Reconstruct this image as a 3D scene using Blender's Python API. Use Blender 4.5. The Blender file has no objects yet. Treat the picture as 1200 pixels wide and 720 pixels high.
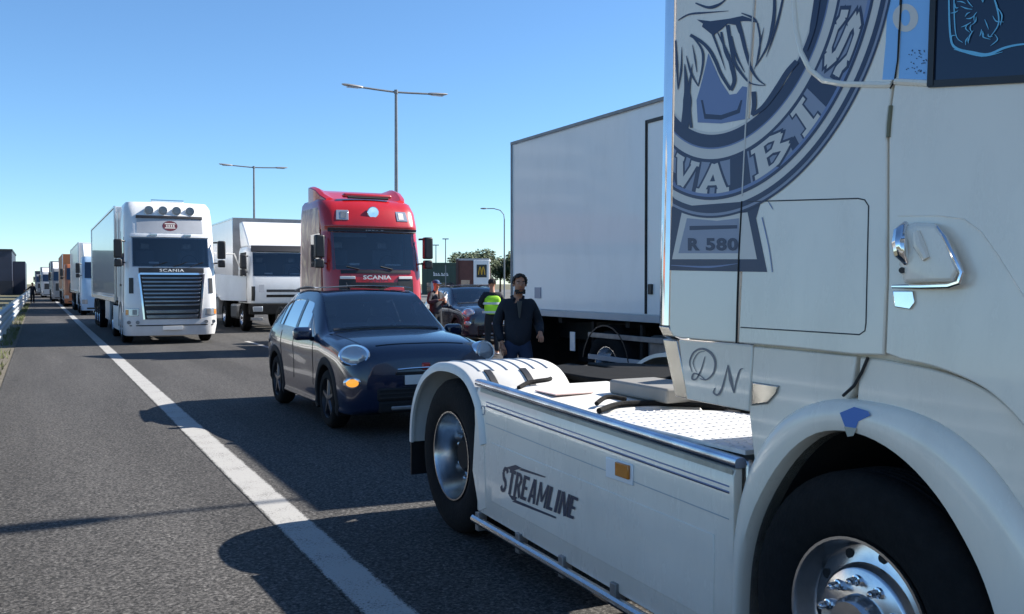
import bpy, bmesh, math, random
from mathutils import Vector, Matrix
random.seed(7)
C = bpy.context.scene.collection
R = math.radians

# ------------------------------------------------------------------ camera, sky, sun, exposure
YAW, PITCH, FPX, CAMZ = 26.8, -1.40, 1100.0, 1.68
cam_d = bpy.data.cameras.new('camera'); cam = bpy.data.objects.new('camera', cam_d); C.objects.link(cam)
cam_d.sensor_width = 36; cam_d.lens = 36*FPX/1200; cam_d.clip_start = 0.05; cam_d.clip_end = 12000
cam.location = (0, 0, CAMZ); cam.rotation_euler = (R(90+PITCH), 0, R(-YAW))
bpy.context.scene.camera = cam

SUN_EL, SUN_AZ = 38.0, 94.5            # azimuth clockwise from +Y (along the road)
SUN_VEC = Vector((math.sin(R(SUN_AZ))*math.cos(R(SUN_EL)), math.cos(R(SUN_AZ))*math.cos(R(SUN_EL)), math.sin(R(SUN_EL))))
world = bpy.data.worlds.new('World'); bpy.context.scene.world = world; world.use_nodes = True
wn = world.node_tree; bg = wn.nodes['Background']
sky = wn.nodes.new('ShaderNodeTexSky'); sky.sky_type = 'NISHITA'; sky.sun_disc = False
sky.sun_elevation = R(SUN_EL); sky.sun_rotation = R(SUN_AZ); sky.altitude = 4000
sky.air_density = 1.5; sky.dust_density = 0.0; sky.ozone_density = 8.0
tint = wn.nodes.new('ShaderNodeVectorMath'); tint.operation = 'MULTIPLY'; tint.inputs[1].default_value = (1.0, 1.05, 1.0)   # camera's slightly cyan white balance
wn.links.new(sky.outputs[0], tint.inputs[0]); wn.links.new(tint.outputs[0], bg.inputs[0]); bg.inputs[1].default_value = 0.088
sun_d = bpy.data.lights.new('sun', 'SUN'); sun_d.energy = 5.0; sun_d.angle = R(0.53); sun_d.color = (1.0, 0.95, 0.87)
sun = bpy.data.objects.new('sun', sun_d); C.objects.link(sun)
sun.rotation_euler = SUN_VEC.to_track_quat('Z', 'Y').to_euler(); sun.location = (20, -5, 30)
vs = bpy.context.scene.view_settings
vs.view_transform = 'Standard'; vs.look = 'None'; vs.gamma = 1; vs.use_curve_mapping = False; vs.exposure = 1.08

# ------------------------------------------------------------------ measuring helper: photograph pixel -> point on a plane of known place
_rot = cam.rotation_euler.to_matrix()
def ray(px, py):
    return (_rot @ Vector(((px-600)/FPX, (360-py)/FPX, -1)))
def on_x(px, py, x0, k=0.0, z0=1.5):   # plane x = x0 + k*(z-z0)
    d = ray(px, py)
    t = (x0 + k*(CAMZ-z0)) / (d.x - k*d.z)
    return Vector((d.x*t, d.y*t, CAMZ+d.z*t))

# ------------------------------------------------------------------ materials
MATS = {}
def mat(name, col, rough=0.5, metal=0.0, coat=0.0, spec=0.5, noise=0.0, nscale=5.0, bump=0.0, bscale=40.0, dirt=0.0, dirtcol=(0.16,0.13,0.10), trans=0.0, alpha=1.0):
    if name in MATS: return MATS[name]
    m = bpy.data.materials.new(name); m.use_nodes = True; nt = m.node_tree; N = nt.nodes; L = nt.links
    b = N['Principled BSDF']
    b.inputs['Base Color'].default_value = (*col, 1); b.inputs['Roughness'].default_value = rough
    b.inputs['Metallic'].default_value = metal; b.inputs['Coat Weight'].default_value = coat
    b.inputs['Coat Roughness'].default_value = 0.04
    b.inputs['Specular IOR Level'].default_value = spec; b.inputs['Transmission Weight'].default_value = trans
    b.inputs['Alpha'].default_value = alpha
    tc = N.new('ShaderNodeTexCoord')
    col_out = None
    if noise:
        t = N.new('ShaderNodeTexNoise'); t.inputs['Scale'].default_value = nscale; t.inputs['Detail'].default_value = 6
        L.new(tc.outputs['Object'], t.inputs['Vector'])
        mp = N.new('ShaderNodeMapRange'); mp.inputs[1].default_value = 0.3; mp.inputs[2].default_value = 0.7
        mp.inputs[3].default_value = 1-noise; mp.inputs[4].default_value = 1+noise
        L.new(t.outputs['Fac'], mp.inputs[0])
        mx = N.new('ShaderNodeVectorMath'); mx.operation = 'SCALE'; mx.inputs[0].default_value = col
        L.new(mp.outputs[0], mx.inputs['Scale']); col_out = mx.outputs[0]
    if dirt:
        t = N.new('ShaderNodeTexNoise'); t.inputs['Scale'].default_value = 2.3; t.inputs['Detail'].default_value = 9; t.inputs['Roughness'].default_value = .7
        mpg = N.new('ShaderNodeMapping'); mpg.inputs['Scale'].default_value = (1, 1, .35)
        L.new(tc.outputs['Object'], mpg.inputs[0]); L.new(mpg.outputs[0], t.inputs['Vector'])
        rp = N.new('ShaderNodeValToRGB'); rp.color_ramp.elements[0].position = .48; rp.color_ramp.elements[1].position = .78
        L.new(t.outputs['Fac'], rp.inputs[0])
        ml = N.new('ShaderNodeMath'); ml.operation = 'MULTIPLY'; ml.inputs[1].default_value = dirt; L.new(rp.outputs[0], ml.inputs[0])
        mx = N.new('ShaderNodeMix'); mx.data_type = 'RGBA'; mx.inputs[7].default_value = (*dirtcol, 1)
        if col_out: L.new(col_out, mx.inputs[6])
        else: mx.inputs[6].default_value = (*col, 1)
        L.new(ml.outputs[0], mx.inputs[0]); col_out = mx.outputs[2]
        ra = N.new('ShaderNodeMath'); ra.operation = 'ADD'; ra.inputs[1].default_value = rough
        ml2 = N.new('ShaderNodeMath'); ml2.operation = 'MULTIPLY'; ml2.inputs[1].default_value = .4; L.new(ml.outputs[0], ml2.inputs[0])
        L.new(ml2.outputs[0], ra.inputs[0]); L.new(ra.outputs[0], b.inputs['Roughness'])
    if col_out: L.new(col_out, b.inputs['Base Color'])
    if bump:
        t = N.new('ShaderNodeTexNoise'); t.inputs['Scale'].default_value = bscale; t.inputs['Detail'].default_value = 4
        L.new(tc.outputs['Object'], t.inputs['Vector'])
        bp = N.new('ShaderNodeBump'); bp.inputs['Strength'].default_value = bump; bp.inputs['Distance'].default_value = .02
        L.new(t.outputs['Fac'], bp.inputs['Height']); L.new(bp.outputs[0], b.inputs['Normal'])
    MATS[name] = m; return m
def emit(name, col, strength, base=None):
    m = mat(name, base or col, .3)
    b = m.node_tree.nodes['Principled BSDF']; b.inputs['Emission Color'].default_value = (*col, 1); b.inputs['Emission Strength'].default_value = strength
    return m

M_white = mat('white_paint', (.87,.78,.66), .26, coat=.5, dirt=.20, noise=.02, nscale=3)
M_twhite = mat('truck_white_paint', (.72,.72,.715), .3, coat=.4, dirt=.18, noise=.02, nscale=3)
M_white_dull = mat('white_plastic', (.70,.68,.64), .45, dirt=.2)
M_whitebox = mat('white_box_panel', (.82,.80,.79), .28, coat=.25, dirt=.10)
M_trailer = mat('polished_white_trailer', (.58,.60,.62), .22, coat=.7, dirt=.10)
M_red = mat('red_paint', (.43,.010,.012), .28, coat=.7, noise=.05)
M_navy = mat('navy_decal', (.032,.043,.088), .35)
M_mid = mat('mid_blue_decal', (.17,.22,.38), .35)
M_pale = mat('pale_decal', (.66,.61,.56), .35)
M_greyd = mat('grey_decal', (.27,.29,.37), .35)
M_sky = mat('light_blue_decal', (.24,.48,.80), .3, coat=.4)
M_cyan = mat('cyan_sticker', (.16,.50,.72), .4)
M_black = mat('black_plastic', (.014,.014,.016), .45, noise=.2, nscale=12)
M_frame = mat('dark_frame', (.011,.0105,.0105), .7, spec=.25, noise=.3, nscale=8, dirt=.3, dirtcol=(.07,.06,.05))
M_rubber = mat('tyre_rubber', (.008,.008,.0085), .9, spec=.25, noise=.25, nscale=20, bump=.25, bscale=60)
M_gap = mat('dark_gap', (.012,.012,.013), .8)
M_chrome = mat('chrome', (.78,.78,.79), .07, 1.0, noise=.04, nscale=14)
M_alu = mat('brushed_aluminium', (.62,.62,.63), .24, 1.0, noise=.08, nscale=25)
M_steel = mat('grey_steel', (.28,.28,.28), .45, .7, noise=.2, nscale=9, dirt=.2)
M_grey = mat('grey_paint', (.22,.225,.235), .45, noise=.12)
M_lgrey = mat('light_grey_panel', (.40,.41,.43), .35, noise=.04)
M_glass = mat('tinted_glass', (.012,.018,.028), .04, spec=.7, coat=.3)
M_glassb = mat('blue_tinted_glass', (.010,.020,.045), .05, spec=.6)
M_lamp = mat('headlamp_glass', (.40,.43,.47), .06, .35, coat=1.0)
M_amber = mat('amber_lens', (.55,.17,.01), .25, coat=.6)
M_redlens = mat('red_lens', (.40,.01,.01), .25, coat=.6)
M_carblue = mat('dark_blue_car_paint', (.007,.015,.042), .24, coat=.8, noise=.05)
M_carblue2 = mat('slate_blue_car_paint', (.014,.026,.050), .22, coat=1.0)
M_plate = mat('number_plate', (.66,.66,.64), .4)
M_orange = mat('orange_paint', (.36,.12,.05), .4, coat=.3, noise=.1)
M_ltblue = mat('pale_blue_paint', (.36,.50,.66), .35, coat=.4, noise=.05)
M_tan = mat('tan_airbrush', (.42,.31,.22), .4, noise=.3, nscale=6)
M_skin = mat('skin', (.46,.20,.11), .5)
M_dull = mat('dull_chrome', (.42,.41,.39), .25, 1.0, noise=.15, nscale=9)
M_darkchrome = mat('smoked_chrome', (.20,.205,.22), .22, 1.0, noise=.1)
M_clad = mat('matt_cladding', (.012,.012,.013), .75, spec=.3)
M_seat = mat('seat_fabric', (.15,.15,.16), .85)
M_hair = mat('dark_hair', (.020,.014,.011), .6)
M_jacket = mat('navy_jacket', (.010,.012,.020), .8, noise=.2, bump=.3, bscale=25)
M_jeans = mat('blue_denim', (.020,.034,.075), .85, noise=.2, bump=.2)
M_shirt = mat('grey_shirt', (.07,.066,.06), .8)
M_hivis = mat('hi_vis_yellow', (.46,.88,.04), .7, noise=.06)
M_reflect = mat('reflective_tape', (.62,.64,.64), .3)
M_darktr = mat('black_trousers', (.012,.013,.016), .8)
M_shoe = mat('pale_shoe', (.55,.52,.50), .6)
M_cap = mat('blue_cap', (.02,.06,.16), .7)
M_concrete = mat('concrete', (.33,.32,.30), .85, noise=.15, nscale=3, bump=.3, dirt=.3)
M_galv = mat('galvanised_steel', (.50,.51,.51), .38, .6, noise=.10, nscale=6, dirt=.15)
M_pole = mat('pole_grey', (.20,.21,.22), .45, .4, noise=.08)

# ------------------------------------------------------------------ mesh helpers
class MB:
    def __init__(s): s.v = []; s.f = []
    def add(s, vs, fs):
        o = len(s.v); s.v += [tuple(v) for v in vs]; s.f += [tuple(i+o for i in f) for f in fs]; return s
    def box(s, x0, x1, y0, y1, z0, z1):
        return s.add([(x0,y0,z0),(x1,y0,z0),(x1,y1,z0),(x0,y1,z0),(x0,y0,z1),(x1,y0,z1),(x1,y1,z1),(x0,y1,z1)],
                     [(0,3,2,1),(4,5,6,7),(0,1,5,4),(1,2,6,5),(2,3,7,6),(3,0,4,7)])
    def prism(s, pts, axis, a, b):          # polygon in the other two axes, extruded along axis from a to b
        n = len(pts)
        def P(p, h): return {'x': (h,p[0],p[1]), 'y': (p[0],h,p[1]), 'z': (p[0],p[1],h)}[axis]
        return s.add([P(p,a) for p in pts]+[P(p,b) for p in pts],
                     [tuple(range(n))[::-1], tuple(range(n,2*n))]+[(i,(i+1)%n,n+(i+1)%n,n+i) for i in range(n)])
    def ring_faces(s, rings, closed=True, caps=True):
        n = len(rings[0]); vs = [p for r in rings for p in r]; fs = []
        for k in range(len(rings)-1):
            for i in range(n if closed else n-1):
                j = (i+1) % n; fs.append((k*n+i, k*n+j, (k+1)*n+j, (k+1)*n+i))
        if caps: fs += [tuple(range(n))[::-1], tuple(range((len(rings)-1)*n, len(rings)*n))]
        return s.add(vs, fs)
    def cyl(s, p, q, r, n=16, r2=None, caps=True):
        p = Vector(p); q = Vector(q); d = (q-p).normalized()
        a = d.orthogonal().normalized(); b = d.cross(a); r2 = r if r2 is None else r2
        c = [(math.cos(2*math.pi*i/n), math.sin(2*math.pi*i/n)) for i in range(n)]
        return s.ring_faces([[p+(a*x+b*y)*r for x,y in c], [q+(a*x+b*y)*r2 for x,y in c]], caps=caps)
    def tube(s, pts, r, n=8, rad=None):
        pts = [Vector(p) for p in pts]; rings = []; a = None
        for i, p in enumerate(pts):
            d = (pts[min(i+1,len(pts)-1)]-pts[max(i-1,0)]).normalized()
            if a is None: a = d.orthogonal().normalized()
            a = (a - d*a.dot(d)).normalized(); b = d.cross(a); rr = rad[i] if rad else r
            rings.append([p+(a*math.cos(2*math.pi*k/n)+b*math.sin(2*math.pi*k/n))*rr for k in range(n)])
        return s.ring_faces(rings)
    def lathe(s, prof, c, axis='x', n=40, sgn=1, closed=False):     # prof: (offset along axis, radius)
        c = Vector(c); rings = []
        for h, r in prof:
            ring = []
            for i in range(n):
                t = 2*math.pi*i/n; u, w = r*math.cos(t), r*math.sin(t)
                ring.append(c + {'x': Vector((h*sgn,u,w)), 'y': Vector((u,h*sgn,w)), 'z': Vector((u,w,h*sgn))}[axis])
            rings.append(ring)
        if closed: rings.append(rings[0]); return s.ring_faces(rings, caps=False)
        return s.ring_faces(rings, caps=False)
    def ball(s, c, r, nu=16, nv=10):
        if not hasattr(r, '__len__'): r = (r,r,r)
        rings = []
        for j in range(1, nv):
            t = math.pi*j/nv
            rings.append([(c[0]+r[0]*math.sin(t)*math.cos(2*math.pi*i/nu), c[1]+r[1]*math.sin(t)*math.sin(2*math.pi*i/nu), c[2]+r[2]*math.cos(t)) for i in range(nu)])
        return s.ring_faces(rings)
    def grid(s, P, us, vs):
        n = len(vs); pts = [P(u,v) for u in us for v in vs]
        return s.add(pts, [(i*n+j, i*n+j+1, (i+1)*n+j+1, (i+1)*n+j) for i in range(len(us)-1) for j in range(n-1)])
    def panel(s, P, us, vs, o0, o1, flip=1):   # a plate following surface P(u,v) between offsets o0 (inner) and o1 (outer)
        def nrm(u, v):
            e = 1e-3
            n = (P(u+e,v)-P(u-e,v)).cross(P(u,v+e)-P(u,v-e))
            return n.normalized()*flip if n.length > 1e-12 else Vector((0,0,1))
        nu, nv = len(us), len(vs); A = []; B = []
        for u in us:
            for v in vs:
                p = P(u,v); n = nrm(u,v); A.append(p+n*o1); B.append(p+n*o0)
        k = nu*nv; fs = []
        for i in range(nu-1):
            for j in range(nv-1):
                q = (i*nv+j, (i+1)*nv+j, (i+1)*nv+j+1, i*nv+j+1); fs.append(q if flip > 0 else q[::-1])
        bd = [i*nv for i in range(nu)] + [(nu-1)*nv+j for j in range(1,nv)] + [i*nv+nv-1 for i in range(nu-2,-1,-1)] + [j for j in range(nv-2,0,-1)]
        m = len(bd)
        for i in range(m):
            a, b = bd[i], bd[(i+1)%m]; q = (a, k+a, k+b, b); fs.append(q if flip > 0 else q[::-1])
        return s.add(A+B, fs)
    def build(s, name, m, parent=None, bevel=0.0, seg=2, smooth=35, fix=True):
        me = bpy.data.meshes.new(name); me.from_pydata(s.v, [], s.f); 
        if fix:
            b = bmesh.new(); b.from_mesh(me); bmesh.ops.recalc_face_normals(b, faces=b.faces); b.to_mesh(me); b.free()
        me.update()
        if smooth: me.shade_smooth(); me.set_sharp_from_angle(angle=R(smooth))
        me.materials.append(m); o = bpy.data.objects.new(name, me); C.objects.link(o); o.parent = parent
        if bevel:
            md = o.modifiers.new('bevel','BEVEL'); md.width = bevel; md.segments = seg; md.limit_method = 'ANGLE'; md.angle_limit = R(32); md.harden_normals = False
        return o
def lin(a, b, n): return [a+(b-a)*i/(n-1) for i in range(n)]
def tag(o, label=None, cat=None, group=None, kind=None):
    if label: o['label'] = label
    if cat: o['category'] = cat
    if group: o['group'] = group
    if kind: o['kind'] = kind
    return o
def thing(name, label, cat, loc=(0,0,0), rotz=0, group=None):
    o = bpy.data.objects.new(name, None); C.objects.link(o); o.location = loc; o.rotation_euler = (0,0,rotz)
    o.empty_display_size = .2
    return tag(o, label, cat, group)
KIDS = {}
def dup(o, parent=None):
    c = o.copy(); C.objects.link(c); c.parent = parent
    for ch in [x for x in bpy.data.objects if x.parent == o]: dup(ch, c)
    return c
def text_mesh(s, bold=0.0, spacing=1.0, shear=0.0):      # lettering as flat mesh data, height about 0.7, origin left baseline
    cu = bpy.data.curves.new('lettering','FONT'); cu.body = s; cu.offset = bold; cu.space_character = spacing; cu.shear = shear; cu.resolution_u = 4
    cu.fill_mode = 'FRONT'
    o = bpy.data.objects.new('lettering', cu); C.objects.link(o)
    dg = bpy.context.evaluated_depsgraph_get(); me = bpy.data.meshes.new_from_object(o.evaluated_get(dg))
    vs = [tuple(v.co) for v in me.vertices]; fs = [tuple(p.vertices) for p in me.polygons]
    bpy.data.objects.remove(o); bpy.data.curves.remove(cu); bpy.data.meshes.remove(me)
    x0 = min(v[0] for v in vs); x1 = max(v[0] for v in vs); y0 = min(v[1] for v in vs); y1 = max(v[1] for v in vs)
    return [((v[0]-x0)/(x1-x0), (v[1]-y0)/(y1-y0)) for v in vs], fs
def lettering(name, s, fn, m, parent, **k):              # fn maps (0..1, 0..1) to a point
    vs, fs = text_mesh(s, **k)
    return MB().add([fn(*v) for v in vs], fs).build(name, m, parent, smooth=0, fix=False)
# ------------------------------------------------------------------ the setting: ground, road, markings
def sheet(name, x0, x1, y0, y1, z, m, kind='structure'):
    o = MB().add([(x0,y0,z),(x1,y0,z),(x1,y1,z),(x0,y1,z)], [(0,1,2,3)]).build(name, m, None, smooth=0)
    return tag(o, kind=kind)
def asphalt(name, base, paint=None, cover=0.0, mid=None):
    m = bpy.data.materials.new(name); m.use_nodes = True; nt = m.node_tree; N = nt.nodes; L = nt.links; b = N['Principled BSDF']
    tc = N.new('ShaderNodeTexCoord')
    vo = N.new('ShaderNodeTexVoronoi'); vo.inputs['Scale'].default_value = 52; vo.inputs['Randomness'].default_value = 1
    n1 = N.new('ShaderNodeTexNoise'); n1.inputs['Scale'].default_value = 44; n1.inputs['Detail'].default_value = 5; n1.inputs['Roughness'].default_value = .8
    n2 = N.new('ShaderNodeTexNoise'); n2.inputs['Scale'].default_value = .55; n2.inputs['Detail'].default_value = 6
    mpg = N.new('ShaderNodeMapping'); mpg.inputs['Scale'].default_value = (2.2,.22,1)
    for t in (vo, n1): L.new(tc.outputs['Object'], t.inputs['Vector'])
    L.new(tc.outputs['Object'], mpg.inputs[0]); L.new(mpg.outputs[0], n2.inputs['Vector'])
    r1 = N.new('ShaderNodeValToRGB'); e = r1.color_ramp.elements           # stones: mostly dark binder, some pale chips
    e[0].position = .40; e[0].color = (*[c*.30 for c in base],1); e[1].position = .62; e[1].color = (*[c*2.3 for c in base],1)
    k = r1.color_ramp.elements.new(.5); k.color = (*base,1)
    L.new(n1.outputs['Fac'], r1.inputs[0])
    r2 = N.new('ShaderNodeMapRange'); r2.inputs[3].default_value = .25; r2.inputs[4].default_value = 1.85
    L.new(vo.outputs['Color'], r2.inputs[0])
    r3 = N.new('ShaderNodeMapRange'); r3.inputs[1].default_value = .3; r3.inputs[2].default_value = .7; r3.inputs[3].default_value = .78; r3.inputs[4].default_value = 1.22
    L.new(n2.outputs['Fac'], r3.inputs[0])
    ml = N.new('ShaderNodeMath'); ml.operation = 'MULTIPLY'; L.new(r2.outputs[0], ml.inputs[0]); L.new(r3.outputs[0], ml.inputs[1])
    if not paint:
        sx = N.new('ShaderNodeSeparateXYZ'); L.new(tc.outputs['Object'], sx.inputs[0])
        def math(op, a, b_=None):
            q = N.new('ShaderNodeMath'); q.operation = op
            for i_, v_ in enumerate((a, b_)):
                if v_ is None: continue
                if isinstance(v_, (int, float)): q.inputs[i_].default_value = v_
                else: L.new(v_, q.inputs[i_])
            return q.outputs[0]
        tr = math('SINE', math('MULTIPLY', math('SUBTRACT', sx.outputs[0], 2.0), 3.49))     # polished wheel tracks, two to a lane
        ml2 = math('MULTIPLY', ml.outputs[0], math('ADD', math('MULTIPLY', tr, .06), 1.0))
        n5 = N.new('ShaderNodeTexNoise'); n5.inputs['Scale'].default_value = .35; n5.inputs['Detail'].default_value = 3; L.new(tc.outputs['Object'], n5.inputs['Vector'])
        wob = math('MULTIPLY', math('SUBTRACT', n5.outputs['Fac'], .5), .16)
        for x_ in (5.46, 9.17):              # construction joints sealed with tar
            dd = math('ABSOLUTE', math('ADD', math('SUBTRACT', sx.outputs[0], x_), wob))
            ml2 = math('MULTIPLY', ml2, math('ADD', math('MULTIPLY', math('GREATER_THAN', dd, .010), .32), .68))
        n6 = N.new('ShaderNodeTexNoise'); n6.inputs['Scale'].default_value = 1.7; n6.inputs['Detail'].default_value = 2; L.new(tc.outputs['Object'], n6.inputs['Vector'])
        oil = N.new('ShaderNodeMapRange'); oil.inputs[1].default_value = .70; oil.inputs[2].default_value = .78; oil.inputs[3].default_value = 1; oil.inputs[4].default_value = .62; L.new(n6.outputs['Fac'], oil.inputs[0])
        ml2 = math('MULTIPLY', ml2, oil.outputs[0])
        class _o: outputs = [ml2]
        ml = _o
    sc = N.new('ShaderNodeVectorMath'); sc.operation = 'SCALE'; L.new(r1.outputs[0], sc.inputs[0]); L.new(ml.outputs[0], sc.inputs['Scale'])
    out = sc.outputs[0]
    if paint:
        n3 = N.new('ShaderNodeTexNoise'); n3.inputs['Scale'].default_value = 70; n3.inputs['Detail'].default_value = 8; n3.inputs['Roughness'].default_value = .8
        L.new(tc.outputs['Object'], n3.inputs['Vector'])
        rp = N.new('ShaderNodeValToRGB'); rp.color_ramp.elements[0].position = cover; rp.color_ramp.elements[1].position = cover+.10
        fac = n3.outputs['Fac']
        n4 = N.new('ShaderNodeTexNoise'); n4.inputs['Scale'].default_value = 3.5; n4.inputs['Detail'].default_value = 5; L.new(tc.outputs['Object'], n4.inputs['Vector'])
        w4 = N.new('ShaderNodeMath'); w4.operation = 'MULTIPLY_ADD'; w4.inputs[1].default_value = .28; w4.inputs[2].default_value = -.13; L.new(n4.outputs['Fac'], w4.inputs[0])
        a4 = N.new('ShaderNodeMath'); L.new(fac, a4.inputs[0]); L.new(w4.outputs[0], a4.inputs[1]); fac = a4.outputs[0]
        if mid is not None:                       # the stripe's edges are worn more than its middle
            sx = N.new('ShaderNodeSeparateXYZ'); L.new(tc.outputs['Object'], sx.inputs[0])
            s1 = N.new('ShaderNodeMath'); s1.operation = 'SUBTRACT'; s1.inputs[1].default_value = mid; L.new(sx.outputs[0], s1.inputs[0])
            s2 = N.new('ShaderNodeMath'); s2.operation = 'ABSOLUTE'; L.new(s1.outputs[0], s2.inputs[0])
            s3 = N.new('ShaderNodeMapRange'); s3.inputs[1].default_value = .105; s3.inputs[2].default_value = .135; s3.inputs[3].default_value = 0; s3.inputs[4].default_value = -.22; L.new(s2.outputs[0], s3.inputs[0])
            a5 = N.new('ShaderNodeMath'); L.new(fac, a5.inputs[0]); L.new(s3.outputs[0], a5.inputs[1]); fac = a5.outputs[0]
        L.new(fac, rp.inputs[0])
        mx = N.new('ShaderNodeMix'); mx.data_type = 'RGBA'; L.new(rp.outputs[0], mx.inputs[0]); L.new(out, mx.inputs[6]); mx.inputs[7].default_value = (*paint,1)
        out = mx.outputs[2]
    L.new(out, b.inputs['Base Color']); b.inputs['Roughness'].default_value = .85; b.inputs['Specular IOR Level'].default_value = .3
    bp = N.new('ShaderNodeBump'); bp.inputs['Strength'].default_value = .40 if not paint else .35; bp.inputs['Distance'].default_value = .012
    L.new(n1.outputs['Fac'], bp.inputs['Height']); L.new(bp.outputs[0], b.inputs['Normal'])
    return m
def ground_mat():
    m = bpy.data.materials.new('dry_grass_ground'); m.use_nodes = True; N = m.node_tree.nodes; L = m.node_tree.links; b = N['Principled BSDF']
    tc = N.new('ShaderNodeTexCoord'); n = N.new('ShaderNodeTexNoise'); n.inputs['Scale'].default_value = 1.4; n.inputs['Detail'].default_value = 10; n.inputs['Roughness'].default_value = .7
    L.new(tc.outputs['Object'], n.inputs['Vector']); rp = N.new('ShaderNodeValToRGB')
    rp.color_ramp.elements[0].position = .35; rp.color_ramp.elements[0].color = (.045,.055,.018,1)
    rp.color_ramp.elements[1].position = .65; rp.color_ramp.elements[1].color = (.16,.13,.075,1)
    L.new(n.outputs['Fac'], rp.inputs[0]); L.new(rp.outputs[0], b.inputs['Base Color']); b.inputs['Roughness'].default_value = .95
    return m
A_BASE = (.051,.048,.045)
M_asph = asphalt('asphalt', A_BASE); M_line = asphalt('worn_white_road_paint', A_BASE, (.36,.35,.33), .38)
M_edge = asphalt('worn_white_edge_paint', A_BASE, (.36,.35,.33), .36, 1.585)
M_ground = ground_mat()
sheet('ground', -6000, 6000, -6000, 9000, -.03, M_ground)
sheet('road', -.55, 13.1, -60, 900, 0, M_asph)
sheet('far_carriageway', 15.4, 27.5, -60, 900, 0, M_asph)
sheet('car_park', 28.5, 140, 40, 260, -.012, mat('pale_asphalt', (.11,.107,.10), .9, noise=.15))
sheet('edge_line', 1.45, 1.72, -60, 900, .004, M_edge)
d = MB()
for k in range(-3, 40):
    y = 11.6 + 12*k; d.add([(5.38,y,.004),(5.53,y,.004),(5.53,y+4.5,.004),(5.38,y+4.5,.004)], [(0,1,2,3)])
    d.add([(9.1,y,.004),(9.25,y,.004),(9.25,y+4.5,.004),(9.1,y+4.5,.004)], [(0,1,2,3)])
tag(d.build('lane_dashes', M_line, None, smooth=0), kind='structure')
sheet('median_edge_line', 12.72, 12.9, -60, 900, .004, M_line)
# dusty strip of soil and weeds at the shoulder's edge
sheet('verge_soil', -1.6, -.5, -20, 300, -.012, mat('verge_soil', (.11,.095,.07), .95, noise=.35, nscale=9, bump=.6, bscale=20))
w = MB()
for i in range(5200):
    y = random.uniform(2, 90); x = -.62 - abs(random.gauss(0, .28)) - (0 if random.random() < .6 else random.random()*3)
    if math.sin(y*1.3)+math.sin(y*.37+1) < -.7: continue
    h = random.uniform(.03,.16); a = random.random()*6.28; wd = random.uniform(.006,.014); dx, dy = math.cos(a)*wd, math.sin(a)*wd
    lx, ly = random.gauss(0,.05), random.gauss(0,.05)
    w.add([(x-dx,y-dy,-.012),(x+dx,y+dy,-.012),(x+lx,y+ly,h)], [(0,1,2)])
tag(w.build('roadside_weeds', mat('weed_green', (.10,.115,.035), .8, noise=.4, nscale=3), None, smooth=0, fix=False), 'thin weeds along the shoulder', None, None, 'stuff')

# ------------------------------------------------------------------ guard rail along the shoulder, concrete barrier in the median
def wbeam_profile(z, x, s):
    return [(x, z-.155), (x+.035*s, z-.12), (x+.075*s, z-.09), (x+.075*s, z-.055), (x+.012*s, z-.02), (x+.012*s, z+.02), (x+.075*s, z+.055), (x+.075*s, z+.09), (x+.035*s, z+.12), (x, z+.155)]
g = thing('guard_rail', 'galvanised steel crash barrier along the left edge of the hard shoulder', 'guard rail', (-.95, 0, 0))
pr = wbeam_profile(.74, 0, 1); m = MB(); ys = [-8+4*k for k in range(50)]
m.ring_faces([[(x,y,z) for x,z in pr] for y in (-8, 190)], closed=False, caps=False); o = m.build('rail_beam', M_galv, g)
sd = o.modifiers.new('thickness','SOLIDIFY'); sd.thickness = .006
pr = wbeam_profile(.36, 0, 1); m = MB()
m.ring_faces([[(x,y,z) for x,z in pr] for y in (-8, 190)], closed=False, caps=False); o = m.build('rail_beam', M_galv, g)
sd = o.modifiers.new('thickness','SOLIDIFY'); sd.thickness = .006
post = None
for y in ys:
    if post is None:
        m = MB(); m.box(-.13,-.01,-.04,-.034,-.05,.92); m.box(-.13,-.124,-.04,.04,-.05,.92); m.box(-.13,-.01,.034,.04,-.05,.92); post = m.build('post', M_galv, g)
        post.location = (0, y, 0)
        s = MB().box(-.03,.0,-.06,.06,.66,.82).build('spacer', M_galv, post, bevel=.005)
    else:
        q = dup(post, g); q.location = (0, y, 0)
g2 = MB(); pf = [(-.30,0),(.30,0),(.30,.08),(.14,.32),(.09,1.0),(-.09,1.0),(-.14,.32),(-.30,.08)]
g2.ring_faces([[(x,y,z) for x,z in pf] for y in (-30, 400)])
o = g2.build('concrete_barrier', M_concrete, None, bevel=.01); o.location = (13.6,0,0)
tag(o, 'long grey concrete safety barrier in the median under the lamp posts', 'barrier')

# ------------------------------------------------------------------ lamp posts
def double_lamp():
    r = thing('street_lamp', '', 'street lamp')
    MB().box(-.22,.22,-.22,.22,0,.03).build('base_plate', M_steel, r)
    MB().cyl((0,0,.03),(0,0,10.0),.11,16,.062).build('pole', M_pole, r)
    MB().cyl((0,0,9.95),(0,0,10.12),.085,12).build('pole_cap', M_pole, r)
    for s in (-1,1):
        a = MB().tube([(0,0,10.02),(s*.8,0,10.05),(s*1.6,0,10.09)], .042, 8).build('arm', M_pole, r)
        h = MB().ring_faces([[(s*x, w*c, z+hh*e) for c,e in ((-1,-.4),(-.7,.6),(0,1),(.7,.6),(1,-.4),(.6,-1),(-.6,-1))] for x,w,hh,z in ((1.5,.05,.04,10.09),(1.62,.11,.055,10.10),(1.95,.15,.06,10.12),(2.3,.13,.045,10.14),(2.42,.05,.02,10.15))]).build('lantern', M_grey, r)
        MB().box(min(s*1.68,s*2.2), max(s*1.68,s*2.2), -.09,.09,10.035,10.055).build('lamp_glass', M_lamp, h)
    return r
L0 = double_lamp(); L0.location = (14.0, 38.9, 0)
tag(L0, 'tall double armed street lamp rising behind the red tractor unit', group='double armed lamps in the median')
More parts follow.
